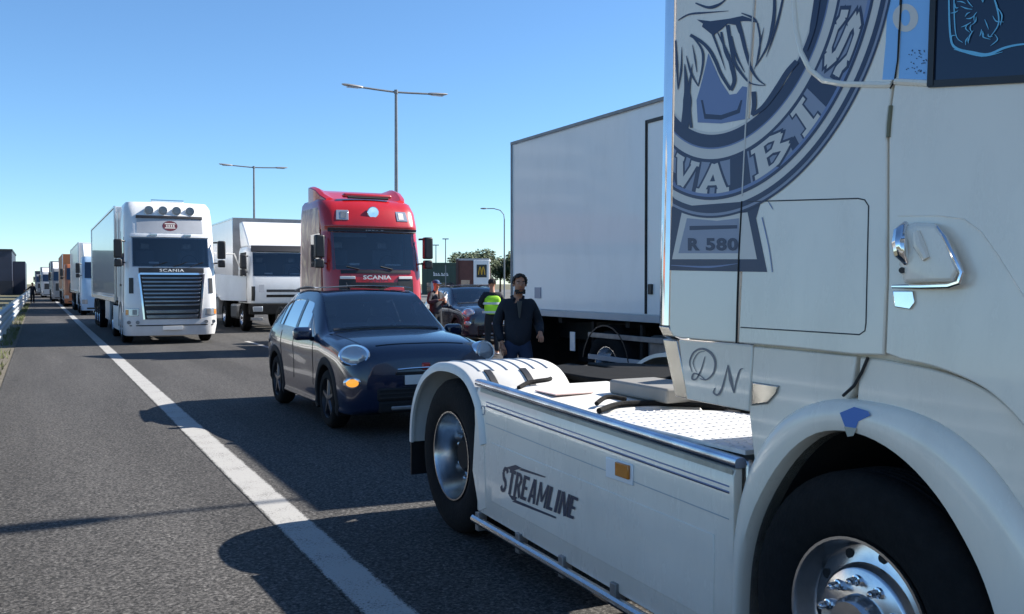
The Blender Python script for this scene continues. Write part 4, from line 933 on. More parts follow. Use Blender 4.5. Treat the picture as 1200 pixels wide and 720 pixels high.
def box_trailer(t, y0, L_, m_, top=4.0, bot=1.15, w=2.55, edge=None, wheels=True, bogie=None, landing=True):
    h = w/2; edge = edge or M_alu
    b = bxo('trailer_body', m_, t, -h+.01, h-.01, y0+.02, y0+L_-.02, bot, top, .03)
    for s in (-1,1):
        bxo('side_rail', edge, b, s*h-(.02 if s > 0 else .012), s*h+(.012 if s > 0 else .02), y0+.0, y0+L_, bot-.05, bot+.10, .006)
        bxo('roof_rail', edge, b, s*h-.03, s*h+.012 if s > 0 else s*h+.03-.012, y0+.0, y0+L_, top-.05, top+.015, .006) if s > 0 else bxo('roof_rail', edge, b, s*h-.012, s*h+.03, y0+.0, y0+L_, top-.05, top+.015, .006)
        for yy in (y0-.004, y0+L_-.03): bxo('corner_post', edge, b, s*h-.045, s*h+.045-.03 if s > 0 else s*h+.045, yy, yy+.034, bot, top+.008, .006) if s > 0 else bxo('corner_post', edge, b, s*h-.015, s*h+.045, yy, yy+.034, bot, top+.008, .006)
        bxo('chassis_rail', M_frame, t, s*.5-.05, s*.5+.05, y0+.4, y0+L_, .85, bot-.052, 0)
    if landing:
        for s in (-1,1): bxo('landing_leg', M_steel, t, s*.95-.07, s*.95+.07, y0+3.0, y0+3.14, .25, bot-.06, .01)
        for s in (-1,1): bxo('pallet_box', M_lgrey, t, s*1.1-.1, s*1.1+.1, y0+3.6, y0+5.9, .45, bot-.06, .02)
    if wheels:
        for yy in (bogie or (y0+L_*.66, y0+L_*.66+1.31, y0+L_*.66+2.62)):
            dual_wheels(t, yy, w, single=True); MB().tube([(-1.1,yy,.52),(1.1,yy,.52)], .06, 8).build('axle', M_frame, t)
            for s in (-1,1):
                m = MB(); m.ring_faces([[(s*h*a, yy+.58*math.cos(an), .52+.58*math.sin(an)) for a in (.72,.99)]+[(s*h*a, yy+.56*math.cos(an), .52+.56*math.sin(an)) for a in (.99,.72)] for an in lin(.35,2.8,12)])
                m.build('mud_guard', M_black, t)
    bxo('bumper_bar', M_alu, t, -h+.05, h-.05, y0+L_-.12, y0+L_-.02, .42, .56, .01)
    return b

# ------------------------------------------------------------------ white lorry with chrome grille and roof spotlights (first lane)
W1 = thing('articulated_truck', 'white articulated truck with a chrome slatted grille and four round roof spotlights', 'truck', (3.36, 27.7, 0))
lv = [(.24,2.42,.10,2.3,.34,.05),(.55,2.50,.0,2.3,.34,.05),(1.2,2.48,.02,2.3,.34,.05),(2.05,2.44,.10,2.3,.32,.06),(3.05,2.40,.34,2.3,.30,.07),(3.55,2.38,.48,2.3,.30,.08),(3.85,2.34,.62,2.3,.30,.10),(4.02,2.2,.86,2.3,.3,.10)]
P1 = cab_surface(lv)
shell(P1, [.24,.55,1.2,2.05,3.05,3.55,3.85,4.02], 'cab', M_twhite, W1, hole=(1.1,2.18,2.96), bevel=.015); cab_interior(W1, 2.28, .42)
patch(P1, -1.12, 1.12, 2.16, 2.98, -.02, .012, 'windscreen', M_truckglass, W1, 13)
for k in (-.55,.05,.55):
    p = P1(k, 2.17); q = P1(k+.42, 2.30); MB().tube([p+Vector((0,-.035,0)), q+Vector((0,-.03,0))], .012, 6).build('wiper', M_black, W1)
patch(P1, -1.16, 1.16, 2.99, 3.05, -.01, .05, 'sun_visor', M_twhite, W1, 13)
for tt in (-.5,.5):
    F = on_patch(P1, tt-.1, tt+.1, 3.02, 3.08, .05); bxo('marker_lamp', M_lamp, W1, F(.5,.5).x-.1, F(.5,.5).x+.1, F(.5,.5).y-.03, F(.5,.5).y+.05, 3.03, 3.09)
e = patch(P1, -.98, .98, 3.12, 3.52, -.02, .006, 'name_panel', M_lgrey, W1, 11)
patch(P1, -1.0, 1.0, 3.53, 3.60, -.02, .03, 'panel_lip', M_black, e, 11)
def oval(F, cx, cy, rx, ry, n=24): return [F(cx+rx*math.cos(2*math.pi*i/n), cy+ry*math.sin(2*math.pi*i/n)) for i in range(n)]
F = on_patch(P1, -.98, .98, 3.12, 3.52, .009); M_oval = mat('maroon_emblem', (.12,.02,.03), .5)
MB().add(oval(F,.5,.5,.115,.36), [tuple(range(24))]).build('emblem', M_oval, e, smooth=0)
F = on_patch(P1, -.98, .98, 3.12, 3.52, .011); m = MB()
for v0, v1 in ((.62,.70),(.32,.40)): m.add([F(.415,v0),F(.585,v0),F(.575,v1),F(.425,v1)], [(0,1,2,3)])
for u in (.44,.475,.51,.545): m.add([F(u,.43),F(u+.022,.43),F(u+.022,.58),F(u,.58)], [(0,1,2,3)])
m.build('emblem_strokes', M_pale, e, smooth=0, fix=False)
for k in range(4):
    p = P1((-.62+.42*k), 3.76); m = MB(); m.lathe([(.02,.02),(.06,.10),(-.05,.125),(-.075,.12)], (p.x,p.y,p.z), 'y', 20, 1); s_ = m.build('spotlight', M_twhite, W1)
    MB().lathe([(-.062,.001),(-.07,.06),(-.062,.112),(-.05,.118)], (p.x,p.y,p.z), 'y', 20, 1).build('spotlight_lens', M_steel, s_)
bxo('air_horn', M_chrome, W1, -.45,.45,.95,1.05,4.03,4.10,.02)
patch(P1, -.96, .96, 1.99, 2.13, -.02, .02, 'name_band', M_black, W1, 11)
F = on_patch(P1, -.36, .36, 2.02, 2.10, .024); lettering('lettering', 'SCANIA', F, M_plate, W1, bold=.02, spacing=1.15)
TG = (.88,1.03,.70,1.96)
g_ = patch(P1, -.90, .90, .70, 1.96, -.02, .004, 'grille', M_black, W1, 11, 9, taper=TG)
for k in range(8):
    z = 1.06+.108*k; q = patch(P1, -.86, .86, z, z+.062, .0, .035+.0*k, 'grille_slat', M_darkchrome, g_, 9, 3, .012, taper=TG)
for k in range(2): patch(P1, -.84, .84, .72+.14*k, .82+.14*k, .0, .045, 'grille_slat', M_darkchrome, g_, 9, 3, .012, taper=TG)
patch(P1, -.90, .90, 1.94, 1.99, 0, .035, 'grille_trim', M_chrome, g_, 9, 2, taper=TG)
for s in (-1,1):
    patch(P1, s*.90, s*.955, .70, 1.96, -.01, .04, 'grille_trim', M_chrome, g_, 2, 9, taper=TG)
    h_ = patch(P1, s*.97, s*1.32, .80, 1.0, -.01, .022, 'headlamp', M_lamp, W1, 7, 4, .008)
    patch(P1, s*1.02, s*1.12, .83, .97, .0, .030, 'lamp_bulb', M_steel, h_, 3, 3)
    patch(P1, s*1.22, s*1.31, .83, .97, .0, .028, 'indicator', M_amber, h_, 3, 3)
    for tt in (1.0, 1.22):
        p = P1(s*tt, .62); MB().lathe([(-.03,.001),(-.03,.05),(.05,.055)], (p.x,p.y,p.z), 'y', 14, 1).build('fog_lamp', M_steel, W1)
    patch(P1, s*1.10, s*1.22, 1.42, 1.85, -.01, .010, 'air_slot', M_black, W1, 4, 4)
    patch(P1, s*1.50, s*1.98, 2.2, 2.95, -.01, .008, 'side_window', M_glass, W1, 5, 4)
    patch(P1, s*1.47, s*1.475, .9, 3.0, -.01, .006, 'door_seam', M_gap, W1, 2, 6)
    patch(P1, s*2.10, s*2.105, 1.0, 3.2, -.01, .006, 'door_seam', M_gap, W1, 2, 6)
    patch(P1, s*1.92, s*2.06, 1.62, 1.68, -.01, .03, 'door_handle', M_black, W1, 3, 2)
patch(P1, -1.2, 1.2, .52, .545, -.01, .012, 'bumper_seam', M_gap, W1, 11, 2)
bxo('number_plate', M_plate, W1, -.27,.27,-.03,.01,.40,.51,.004)
F = lambda u, v: Vector((-.235+.47*u, -.0335, .425+.06*v)); 
mirror_pair(W1, 2.44, .28, 2.18, 2.92, M_black)
MB().prism([(-1.235,2.34),(-1.19,2.34),(-1.19,2.75),(-1.235,2.75)], 'z', 1.3, 3.8).build('side_deflector', M_twhite, W1); MB().prism([(1.19,2.34),(1.235,2.34),(1.235,2.75),(1.19,2.75)], 'z', 1.3, 3.8).build('side_deflector', M_twhite, W1)
bxo('chassis_rail', M_frame, W1, -.5,.5,1.2,6.8,.6,1.0,0)
for s in (-1,1):
    bxo('side_skirt', M_white_dull, W1, s*1.22-.03, s*1.22+.03, 2.25, 4.3, .32, 1.02, .01)
    m = MB(); m.ring_faces([[(s*(1.255-.03*k_), 1.45+rr_*math.cos(a), .52+rr_*math.sin(a)) for k_, rr_ in ((0,.58),(0,.66),(1,.66),(1,.58))] for a in lin(-.1,3.24,14)]); m.build('wheel_arch', M_black, W1)
front_wheels(W1, 1.45); dual_wheels(W1, 5.1)
bx1 = box_trailer(W1, 3.1, 13.6, M_trailer, top=4.03, bot=1.18)
bxo('cooling_unit', M_lgrey, W1, -.95,.95,2.72,3.09,2.3,3.95,.05)

# ------------------------------------------------------------------ red tractor unit (second lane)
W2 = thing('tractor_unit', 'red high roofed tractor unit behind the dark blue car, with white lettering on its front', 'truck', (7.30, 21.6, 0))
lv = [(.26,2.40,.14,2.55,.34,.05),(.6,2.50,.0,2.55,.36,.06),(1.3,2.50,.0,2.55,.36,.06),(1.95,2.48,.05,2.55,.36,.07),(2.98,2.44,.30,2.55,.33,.07),(3.08,2.45,.27,2.55,.33,.07),(3.45,2.42,.38,2.55,.36,.10),(3.68,2.36,.58,2.55,.38,.12),(3.78,2.22,.85,2.55,.36,.12)]
P2 = cab_surface(lv)
shell(P2, [l[0] for l in lv], 'cab', M_red, W2, hole=(1.1,2.04,2.91), bevel=.02); cab_interior(W2, 2.16, .42)
patch(P2, -1.16, 1.16, 2.02, 2.93, -.02, .010, 'windscreen', M_truckglass, W2, 13)
patch(P2, -1.2, 1.2, 2.93, 3.04, -.01, .07, 'sun_visor', mat('smoked_visor', (.02,.022,.03), .15, coat=.5), W2, 13, 3)
F = on_patch(P2, -.25, .25, 2.96, 3.0, .075); lettering('lettering', 'SCANIA', F, M_lgrey, W2, bold=.0, spacing=1.2)
patch(P2, -1.0, 1.0, 1.93, 2.01, -.01, .014, 'cowl', M_black, W2, 11)
for k in (-.5,.45):
    p = P2(k, 2.03); q = P2(k-.35, 2.10); MB().tube([p+Vector((0,-.03,0)), q+Vector((0,-.03,0))], .014, 6).build('wiper', M_black, W2)
for s in (-1,1):
    h_ = patch(P2, s*.70, s*1.03, 3.22, 3.46, -.01, .012, 'roof_lamp', M_lamp, W2, 5, 3, .008)
    patch(P2, s*.76, s*.92, 3.26, 3.42, .0, .018, 'lamp_bulb', M_steel, h_, 3, 3)
    patch(P2, s*1.50, s*1.95, 2.1, 2.9, -.01, .008, 'side_window', M_glass, W2, 5, 4)
    patch(P2, s*1.47, s*1.475, .9, 3.0, -.01, .006, 'door_seam', M_gap, W2, 2, 6)
    patch(P2, s*2.1, s*2.105, .9, 3.2, -.01, .006, 'door_seam', M_gap, W2, 2, 6)
    patch(P2, s*.62, s*1.02, 1.80, 1.865, -.01, .03, 'light_bar', M_plate, W2, 5, 2, .006)
    patch(P2, s*.60, s*1.04, 1.42, 1.79, -.02, .010, 'air_intake', M_black, W2, 5, 3)
    h_ = patch(P2, s*.82, s*1.34, .78, 1.05, -.01, .02, 'headlamp', M_lamp, W2, 7, 3, .008)
p = P2(0, 3.42); MB().lathe([(-.02,.001),(-.022,.13),(-.008,.145),(.03,.145)], (p.x,p.y-.01,p.z), 'y', 28, 1).build('roof_badge', M_chrome, W2)
F = on_patch(P2, -.40, .40, 1.79, 1.89, .012); lettering('lettering', 'SCANIA', F, M_plate, W2, bold=.03, spacing=1.05)
g_ = patch(P2, -.80, .80, .62, 1.72, -.02, .006, 'grille', M_black, W2, 9, 5)
for k in range(5): patch(P2, -.76, .76, .70+.2*k, .80+.2*k, 0, .03, 'grille_slat', M_red if k > 2 else M_black, g_, 9, 2, .006)
bxo('number_plate', M_plate, W2, -.27,.27,-.03,.01,.42,.53,.004)
mirror_pair(W2, 2.44, .22, 2.08, 2.84, M_black, .15, .22)
# roof deflector: two cheeks and a curved scoop, the light strip in front of it
df = MB()
rg = []
for y, z, w in ((.92,3.76,1.02),(1.15,3.86,1.10),(1.5,4.02,1.13),(1.85,4.10,1.15),(2.05,4.12,1.15)): rg.append([(-w,y,3.70),(-w,y,z),(-w+.12,y,z+.04),(-w+.35,y+.03,z-.05),(w-.35,y+.03,z-.05),(w-.12,y,z+.04),(w,y,z),(w,y,3.70)])
df.ring_faces(rg).build('roof_deflector', M_red, W2, bevel=.015)
bxo('roof_light_strip', M_red, W2, -.62,.62,.72,.92,3.80,3.90,.04); MB().tube([(-.52,.73,3.80),(.52,.73,3.80)], .03, 8).build('roof_lamp_tube', M_gap, W2)
# airbrushed tan picture on the side that faces the shoulder
patch(P2, -2.42, -1.52, 1.0, 3.55, -.01, .005, 'side_picture', mural_mat(), W2, 8, 12)
bxo('chassis_rail', M_frame, W2, -.5,.5,1.2,6.3,.6,1.0,0)
for s in (-1,1): bxo('side_skirt', M_red, W2, s*1.22-.03, s*1.22+.03, 2.25, 4.3, .32, 1.02, .01)
front_wheels(W2, 1.45); dual_wheels(W2, 5.1)

# ------------------------------------------------------------------ white lorry with its door swung open (second lane, behind the red one)
W3 = thing('articulated_truck', 'white truck with its passenger door swung open and grey box trailer, behind the red cab', 'truck', (7.72, 33.0, 0))
lv = [(1.0,2.40,.12,2.0,.22,.03),(1.35,2.44,.02,2.0,.24,.04),(1.9,2.42,.08,2.0,.24,.04),(2.85,2.34,.36,2.0,.24,.05),(3.0,2.26,.55,2.0,.24,.05)]
P3 = cab_surface(lv); shell(P3, [l[0] for l in lv], 'cab', M_twhite, W3, hole=(1.1,1.97,2.76), bevel=.02); cab_interior(W3, 2.05, .40, 2.0)
patch(P3, -1.1, 1.1, 1.95, 2.78, -.02, .010, 'windscreen', M_truckglass, W3, 11)
patch(P3, -1.15, 1.15, 2.80, 2.96, -.01, .10, 'sun_visor', M_black, W3, 11, 3)
for z in (1.22,1.40): patch(P3, -.62, .95, z, z+.09, -.01, .008, 'grille_slot', M_black, W3, 9, 2)
patch(P3, -.88, -.70, 1.40, 1.66, -.01, .008, 'badge_plate', M_lgrey, W3, 3, 3)
for s in (-1,1):
    patch(P3, s*1.02, s*1.18, 1.1, 1.6, -.01, .008, 'air_slot', M_black, W3, 4, 3)
    if s > 0: patch(P3, s*1.5, s*2.1, 1.95, 2.75, -.01, .008, 'side_window', M_glass, W3, 5, 4)
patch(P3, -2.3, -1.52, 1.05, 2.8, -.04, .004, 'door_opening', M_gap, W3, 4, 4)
bxo('bumper', M_frame, W3, -1.2,1.2,.0,.22,.62,1.0,.03)
for s in (-1,1):
    bxo('headlamp', M_lamp, W3, s*.92-.17, s*.92+.17,-.03,.05,.72,.90,.02); bxo('bumper_step', M_steel, W3, s*.95-.2,s*.95+.2,-.02,.15,.42,.52,.01)
# the open door, hinged on the front pillar
dr = thing('door', None, None); dr.parent = W3; dr.location = (-1.20,.36,0); dr.rotation_euler = (0,0,R(-100))
W3d = MB().prism([(0,1.08),(0,1.95),(1.05,2.0),(1.30,1.9),(1.30,1.45),(.95,1.12)], 'x', -.05, .02)
W3d.v = [(v[0],v[1],v[2]) for v in W3d.v]
bpy.data.objects.remove(dr)
W3d = MB().prism([(0,1.08),(0,1.95),(1.15,2.02),(1.22,1.9),(1.22,1.62),(.9,1.12)], 'x', -.05, .02); dr = W3d.build('door', M_twhite, W3, bevel=.015)
dr.location = (-1.22,.42,0); dr.rotation_euler = (0,0,R(96))
MB().tube([(-.015,.08,1.93),(-.015,.42,2.72),(-.015,1.16,2.74),(-.015,1.16,1.95)], .03, 6).build('window_frame', M_white_dull, dr)
bxo('door_trim', M_black, dr, .021,.05,.30,.75,1.35,1.62,.01)
mirror_pair(W3, 2.4, .25, 2.0, 2.7, M_black)
MB().ring_faces([[(-1.12,.62,2.99),(1.12,.62,2.99),(1.12,1.95,2.99),(-1.12,1.95,2.99)],[(-1.14,.80,3.3),(1.14,.80,3.3),(1.14,1.98,3.3),(-1.14,1.98,3.3)],[(-1.16,1.5,3.92),(1.16,1.5,3.92),(1.16,2.0,3.92),(-1.16,2.0,3.92)]]).build('roof_deflector', M_twhite, W3, bevel=.05, seg=3)
bxo('chassis_rail', M_frame, W3, -.5,.5,.3,6.3,.6,1.0,0)
for s in (-1,1): bxo('fuel_tank', M_steel, W3, s*1.0-.2, s*1.0+.2, 2.3,3.6,.4,.95,.08)
front_wheels(W3, 1.3); dual_wheels(W3, 4.9)
box_trailer(W3, 2.6, 13.6, M_whitebox, top=4.12, bot=1.2)
patch(cab_surface([(3.7,2.56,2.59,3.0,.01,.0),(4.16,2.56,2.59,3.0,.01,.0)]), -1, 1, 3.7, 4.13, .0, .012, 'front_panel', M_grey, W3, 5, 3)
MB().prism([(-1.27,1.2),(-.9,1.2),(-.9,3.7),(-1.27,3.7)], 'y', 2.575, 2.585).build('front_panel', M_grey, W3)

# ------------------------------------------------------------------ big white box body seen beside the foreground tractor
W4 = thing('box_truck', 'box truck with a big white windowless body, side on behind the foreground tractor', 'truck', (8.2, 4.2, 0))
h = 1.27; y0, y1 = 2.2, 9.52
BB = bxo('box_body', M_whitebox, W4, -h, h, y0, y1, 1.27, 3.96, .03)
for s in (-1,1):
    bxo('roof_trim', M_grey, BB, min(s*h,s*(h+.012))-.02, max(s*h,s*(h+.012))+.005, y0, y1, 3.945, 3.99, .004)
    bxo('floor_trim', M_lgrey, BB, min(s*h,s*(h+.014))-.005, max(s*h,s*(h+.014))+.005, y0, y1, 1.19, 1.285, .006)
    bxo('corner_trim', M_grey, BB, min(s*h,s*(h+.014))-.01, max(s*h,s*(h+.014)), y1-.03, y1+.012, 1.2, 3.98, .006)
m = MB(); yd = 9.93-4.2
m.box(-h-.012,-h+.002,yd-.03,yd+.012,1.30,3.76); m.build('door_seam', M_gap, BB)
MB().box(-h-.014,-h+.002,yd-.95,yd-.031,3.715,3.76).build('door_lintel', M_black, BB)
bxo('door_latch', M_black, BB, -h-.03,-h+.0,yd-.16,yd-.08,1.55,1.68,.006)
bxo('vent_plate', M_greyd, BB, -h-.012,-h+.0,8.52,8.72,1.46,1.63,.004)
for s in (-1,1): bxo('chassis_rail', M_frame, W4, s*.45-.05,s*.45+.05,.3,9.4,.80,1.10,0)
for yy in (2.6,4.4,6.2,8.0): bxo('floor_bearer', M_frame, W4, -1.2,1.2,yy,yy+.1,1.10,1.19,0)
bxo('light_reflector', M_whitebox, W4, -1.215,-1.20,7.60,7.74,.70,.98,.004)
for z in (.62,.93): bxo('side_guard_rail', M_lgrey if z < .9 else M_steel, W4, -1.235,-1.20,4.2,7.2,z,z+.07,.006)
for yy in (4.4,5.9,7.1): bxo('guard_post', M_frame, W4, -1.20,-1.15,yy,yy+.06,.55,1.15,0)
bxo('dark_side_screen', M_frame, W4, 1.19,1.22,2.6,9.3,.38,1.18,0); bxo('dark_middle_screen', M_gap, W4, -.2,.2,1.8,9.2,.40,1.17,0)  # made-up dark panels, added to keep the space under the box dark
bxo('tool_box', M_frame, W4, -1.15,-.6,3.5,4.8,.45,1.05,.02); bxo('fuel_tank', M_steel, W4, -1.15,-.55,5.0,5.9,.42,1.02,.08)
dual_wheels(W4, 6.75); front_wheels(W4, 1.0)
for yy in (6.75,):
    for s in (-1,1):
        m = MB(); m.ring_faces([[(s*a_, yy+.60*math.cos(an), .52+.60*math.sin(an)) for a_ in (.66,1.24)]+[(s*a_, yy+.58*math.cos(an), .52+.58*math.sin(an)) for a_ in (1.24,.66)] for an in lin(.2,2.94,12)]); m.build('mud_guard', M_black, W4)
bxo('dark_rear_screen', M_frame, W4, -1.22,1.22,9.28,9.35,.32,1.18,.01)  # added dark plate, screens the bright background so the underside stays dark
bxo('bumper_bar', M_alu, W4, -1.2,1.2,9.36,9.48,.45,.60,.01)
for s in (-1,1): bxo('tail_lamp', M_redlens, W4, s*1.0-.2,s*1.0+.2,9.44,9.50,.68,.80,.01)
lv = [(.35,2.30,.08,1.9,.22,.03),(1.1,2.34,.0,1.9,.24,.04),(1.6,2.32,.06,1.9,.24,.04),(2.5,2.2,.38,1.9,.24,.05),(2.62,2.1,.55,1.9,.24,.05)]
MB().ring_faces([[(-1.05,.60,2.6),(1.05,.60,2.6),(1.05,1.9,2.6),(-1.05,1.9,2.6)],[(-1.10,.95,3.2),(1.10,.95,3.2),(1.10,1.95,3.2),(-1.10,1.95,3.2)],[(-1.15,1.55,3.86),(1.15,1.55,3.86),(1.15,2.0,3.86),(-1.15,2.0,3.86)]]).build('roof_deflector', M_twhite, W4, bevel=.05, seg=3)  # unseen, added tall enough to throw shade over the foreground tractor's chassis
P4 = cab_surface(lv); shell(P4, [l[0] for l in lv], 'cab', M_twhite, W4, bevel=.02)
patch(P4, -1.1, 1.1, 1.65, 2.42, -.02, .010, 'windscreen', M_glassb, W4, 11)
for s in (-1,1): patch(P4, s*1.5, s*2.1, 1.65, 2.4, -.01, .008, 'side_window', M_glass, W4, 5, 4); bxo('headlamp', M_lamp, W4, s*.85-.18,s*.85+.18,-.03,.1,.62,.82,.02)
patch(P4, -.7, .7, 1.0, 1.4, -.01, .008, 'grille', M_black, W4, 7, 3); bxo('bumper', M_frame, W4, -1.12,1.12,-.04,.2,.36,.58,.03)

# ------------------------------------------------------------------ the queue further back in the first lane
def far_truck(label, x, y, mc, mtr, top, deflector=True, trailer=True, tl=13.6):
    t = thing('articulated_truck', label, 'truck', (x, y, 0), 0, 'trucks queueing far back in the first lane')
    lv = [(.26,2.40,.1,2.2,.25,.04),(.9,2.48,.0,2.2,.26,.05),(2.0,2.44,.08,2.2,.26,.05),(2.95,2.38,.33,2.2,.26,.06),(3.15,2.3,.5,2.2,.26,.06)]
    P = cab_surface(lv); shell(P, [l[0] for l in lv], 'cab', mc, t, bevel=.02)
    patch(P, -1.12, 1.12, 2.0, 2.86, -.02, .012, 'windscreen', M_glassb, t, 9)
    patch(P, -.9, .9, 1.05, 1.75, -.02, .010, 'grille', M_black if mc != M_ltblue else M_ltblue, t, 7)
    patch(P, -1.0, 1.0, .34, .42, -.02, .010, 'bumper_slot', M_black, t, 7)
    for s in (-1,1): patch(P, s*.95, s*1.3, .62, .85, -.01, .02, 'headlamp', M_lamp, t, 5)
    mirror_pair(t, 2.44, .25, 2.05, 2.8, M_black)
    if deflector:
        MB().ring_faces([[(-1.1,.55,3.14),(1.1,.55,3.14),(1.1,2.1,3.14),(-1.1,2.1,3.14)],[(-1.12,1.4,top-.1),(1.12,1.4,top-.1),(1.12,2.15,top-.1),(-1.12,2.15,top-.1)]]).build('roof_deflector', M_whitebox, t, bevel=.05)
    front_wheels(t, 1.4); dual_wheels(t, 4.9); bxo('chassis_rail', M_frame, t, -.5,.5,1.2,6,.6,1.0,0)
    if trailer: box_trailer(t, 2.6, tl, mtr, top=top, bot=1.2)
    return t
far_truck('pale blue truck with white roof deflector, right behind the spotlit white truck', 3.30, 55, M_ltblue, M_whitebox, 4.0)
far_truck('orange truck behind the pale blue truck in the queue', 2.95, 76, M_orange, mat('orange_brown_box', (.32,.13,.05), .5), 3.95, False)
far_truck('dark slate truck behind the orange truck in the queue', 2.4, 99, M_grey, mat('slate_trailer', (.05,.065,.10), .4), 3.9, True)
far_truck('small pale grey truck at the far end of the queue', 1.6, 128, M_lgrey, mat('grey_trailer', (.13,.15,.18), .4), 3.8, True)
far_truck('farthest dark truck at the vanishing end of the queue', .9, 160, M_grey, mat('night_trailer', (.03,.035,.05), .4), 3.7, False)
# ------------------------------------------------------------------ compact crossover car: a smooth lofted body, glass and trim laid on it
HP = [  # y, half-section (x, z) from the middle of the floor to the middle of the top
 (0.00, [(0,.30),(.48,.30),(.62,.37),(.68,.54),(.64,.70),(.54,.80),(.30,.84),(0,.85)]),
 (0.07, [(0,.26),(.64,.26),(.78,.33),(.82,.54),(.79,.76),(.66,.895),(.38,.94),(0,.95)]),
 (0.25, [(0,.22),(.76,.22),(.86,.32),(.885,.58),(.865,.86),(.74,.975),(.44,1.02),(0,1.03)]),
 (0.60, [(0,.21),(.80,.22),(.885,.34),(.90,.63),(.885,.93),(.765,1.03),(.48,1.075),(0,1.09)]),
 (1.05, [(0,.21),(.80,.22),(.885,.34),(.897,.66),(.888,.96),(.77,1.065),(.50,1.11),(0,1.125)]),
 (1.30, [(0,.21),(.80,.22),(.88,.34),(.892,.66),(.886,.975),(.775,1.085),(.53,1.12),(0,1.135)]),
 (1.60, [(0,.21),(.80,.22),(.878,.34),(.890,.66),(.885,.985),(.735,1.270),(.54,1.315),(0,1.335)]),
 (2.02, [(0,.21),(.80,.22),(.876,.34),(.888,.66),(.884,.995),(.672,1.500),(.53,1.555),(0,1.58)]),
 (2.50, [(0,.21),(.80,.22),(.876,.34),(.888,.67),(.884,1.005),(.660,1.545),(.49,1.585),(0,1.605)]),
 (3.00, [(0,.21),(.80,.22),(.878,.34),(.892,.68),(.886,1.02),(.660,1.540),(.48,1.575),(0,1.595)]),
 (3.45, [(0,.22),(.80,.23),(.880,.35),(.900,.70),(.890,1.04),(.665,1.475),(.50,1.54),(0,1.56)]),
 (3.85, [(0,.26),(.78,.27),(.870,.38),(.890,.70),(.874,1.03),(.690,1.290),(.48,1.36),(0,1.38)]),
 (4.12, [(0,.32),(.72,.33),(.82,.42),(.85,.68),(.82,.95),(.66,1.02),(.42,1.06),(0,1.07)]),
 (4.23, [(0,.38),(.60,.39),(.68,.46),(.70,.66),(.68,.84),(.55,.90),(.35,.92),(0,.925)])]
def crp(p0, p1, p2, p3, t): return .5*((2*p1)+(-p0+p2)*t+(2*p0-5*p1+4*p2-p3)*t*t+(-p0+3*p1-3*p2+p3)*t**3)
def car_surface(HP):
    n = len(HP); m = 8
    def val(i, j, k):
        i = max(0, min(n-1, i)); s = 1
        if j > m-1: j = 2*(m-1)-j; s = -1
        if j < 0: j = -j; s = -1
        p = HP[i][1][j]
        return (p[0]*s, HP[i][0], p[1])[k]
    def P(u, v):                                  # u along (station), v 0..14 round from floor centre over the left... right side
        u = max(0, min(n-1, u)); i = min(int(u), n-2); a = u-i
        v = max(0, min(14, v)); j = min(int(v), 13); b = v-j; out = []
        for k in range(3):
            c_ = []
            for ii in (i-1,i,i+1,i+2):
                q = [val(ii, jj, k) for jj in (j-1,j,j+1,j+2)]
                c_.append(crp(*q, b))
            out.append(crp(*c_, a))
        return Vector((-out[0], out[1], out[2]))
    return P
def u_of(y):
    for i in range(len(HP)-1):
        if y <= HP[i+1][0]: return i+(y-HP[i][0])/(HP[i+1][0]-HP[i][0])
    return len(HP)-1
CS = car_surface(HP)
def quad_patch(c0, c1, c2, c3, o0, o1, n=8, mth=6):   # corners given as (y, v); bilinear
    def Q(s, t):
        y = (c0[0]*(1-s)+c1[0]*s)*(1-t)+(c3[0]*(1-s)+c2[0]*s)*t; v = (c0[1]*(1-s)+c1[1]*s)*(1-t)+(c3[1]*(1-s)+c2[1]*s)*t
        return CS(u_of(y), v)
    return MB().panel(Q, lin(0,1,n), lin(0,1,mth), o0, o1, 1)
def out_panel(mb, ref):                              # make sure the plate's outer face points away from the car's middle
    return mb
WF, WR, WRAD = .92, 3.49, .345
def body_x(y, z):
    u = u_of(y); a, b = 1.0, 5.0
    for _ in range(26):
        c = (a+b)/2
        if CS(u, c).z < z: a = c
        else: b = c
    return abs(CS(u, (a+b)/2).x)
def bx_(y, a, r): return body_x(y+r*math.cos(a), max(.24, WRAD+.01+r*math.sin(a)))
M_carglass = glass_mat('car_glass', (.66,.74,.82), .12)
def CAR_SEATS(t):
    for x in (-.37,.37):
        s_ = bxo('seat', M_seat, t, x-.25, x+.25, 2.05, 2.60, .42, .70, .08, seg=3)
        MB().ring_faces([[(x-.24,2.42,.62),(x+.24,2.42,.62),(x+.24,2.58,.62),(x-.24,2.58,.62)],[(x-.25,2.52,1.0),(x+.25,2.52,1.0),(x+.25,2.66,1.0),(x-.25,2.66,1.0)],[(x-.17,2.62,1.22),(x+.17,2.62,1.22),(x+.17,2.72,1.22),(x-.17,2.72,1.22)]]).build('seat_back', M_seat, s_, bevel=.04, seg=3)
        bxo('head_rest', M_seat, s_, x-.13, x+.13, 2.63, 2.73, 1.24, 1.43, .04, seg=3)
    bxo('rear_bench', M_seat, t, -.62,.62, 3.10, 3.40, .45, 1.12, .08, seg=3)
    MB().prism([(1.30,1.03),(1.62,1.01),(1.80,.90),(1.80,.55),(1.30,.55)], 'x', -.74, .74).build('dashboard', M_black, t, bevel=.03)
    MB().lathe([(0,.185),(.012,.197),(.024,.185),(.012,.173)], (.37,1.93,.98), 'y', 24, 1, closed=True).build('steering_wheel', M_black, t)
    bxo('rear_view_mirror', M_black, t, -.12,.12,1.86,1.89,1.38,1.45,.01)
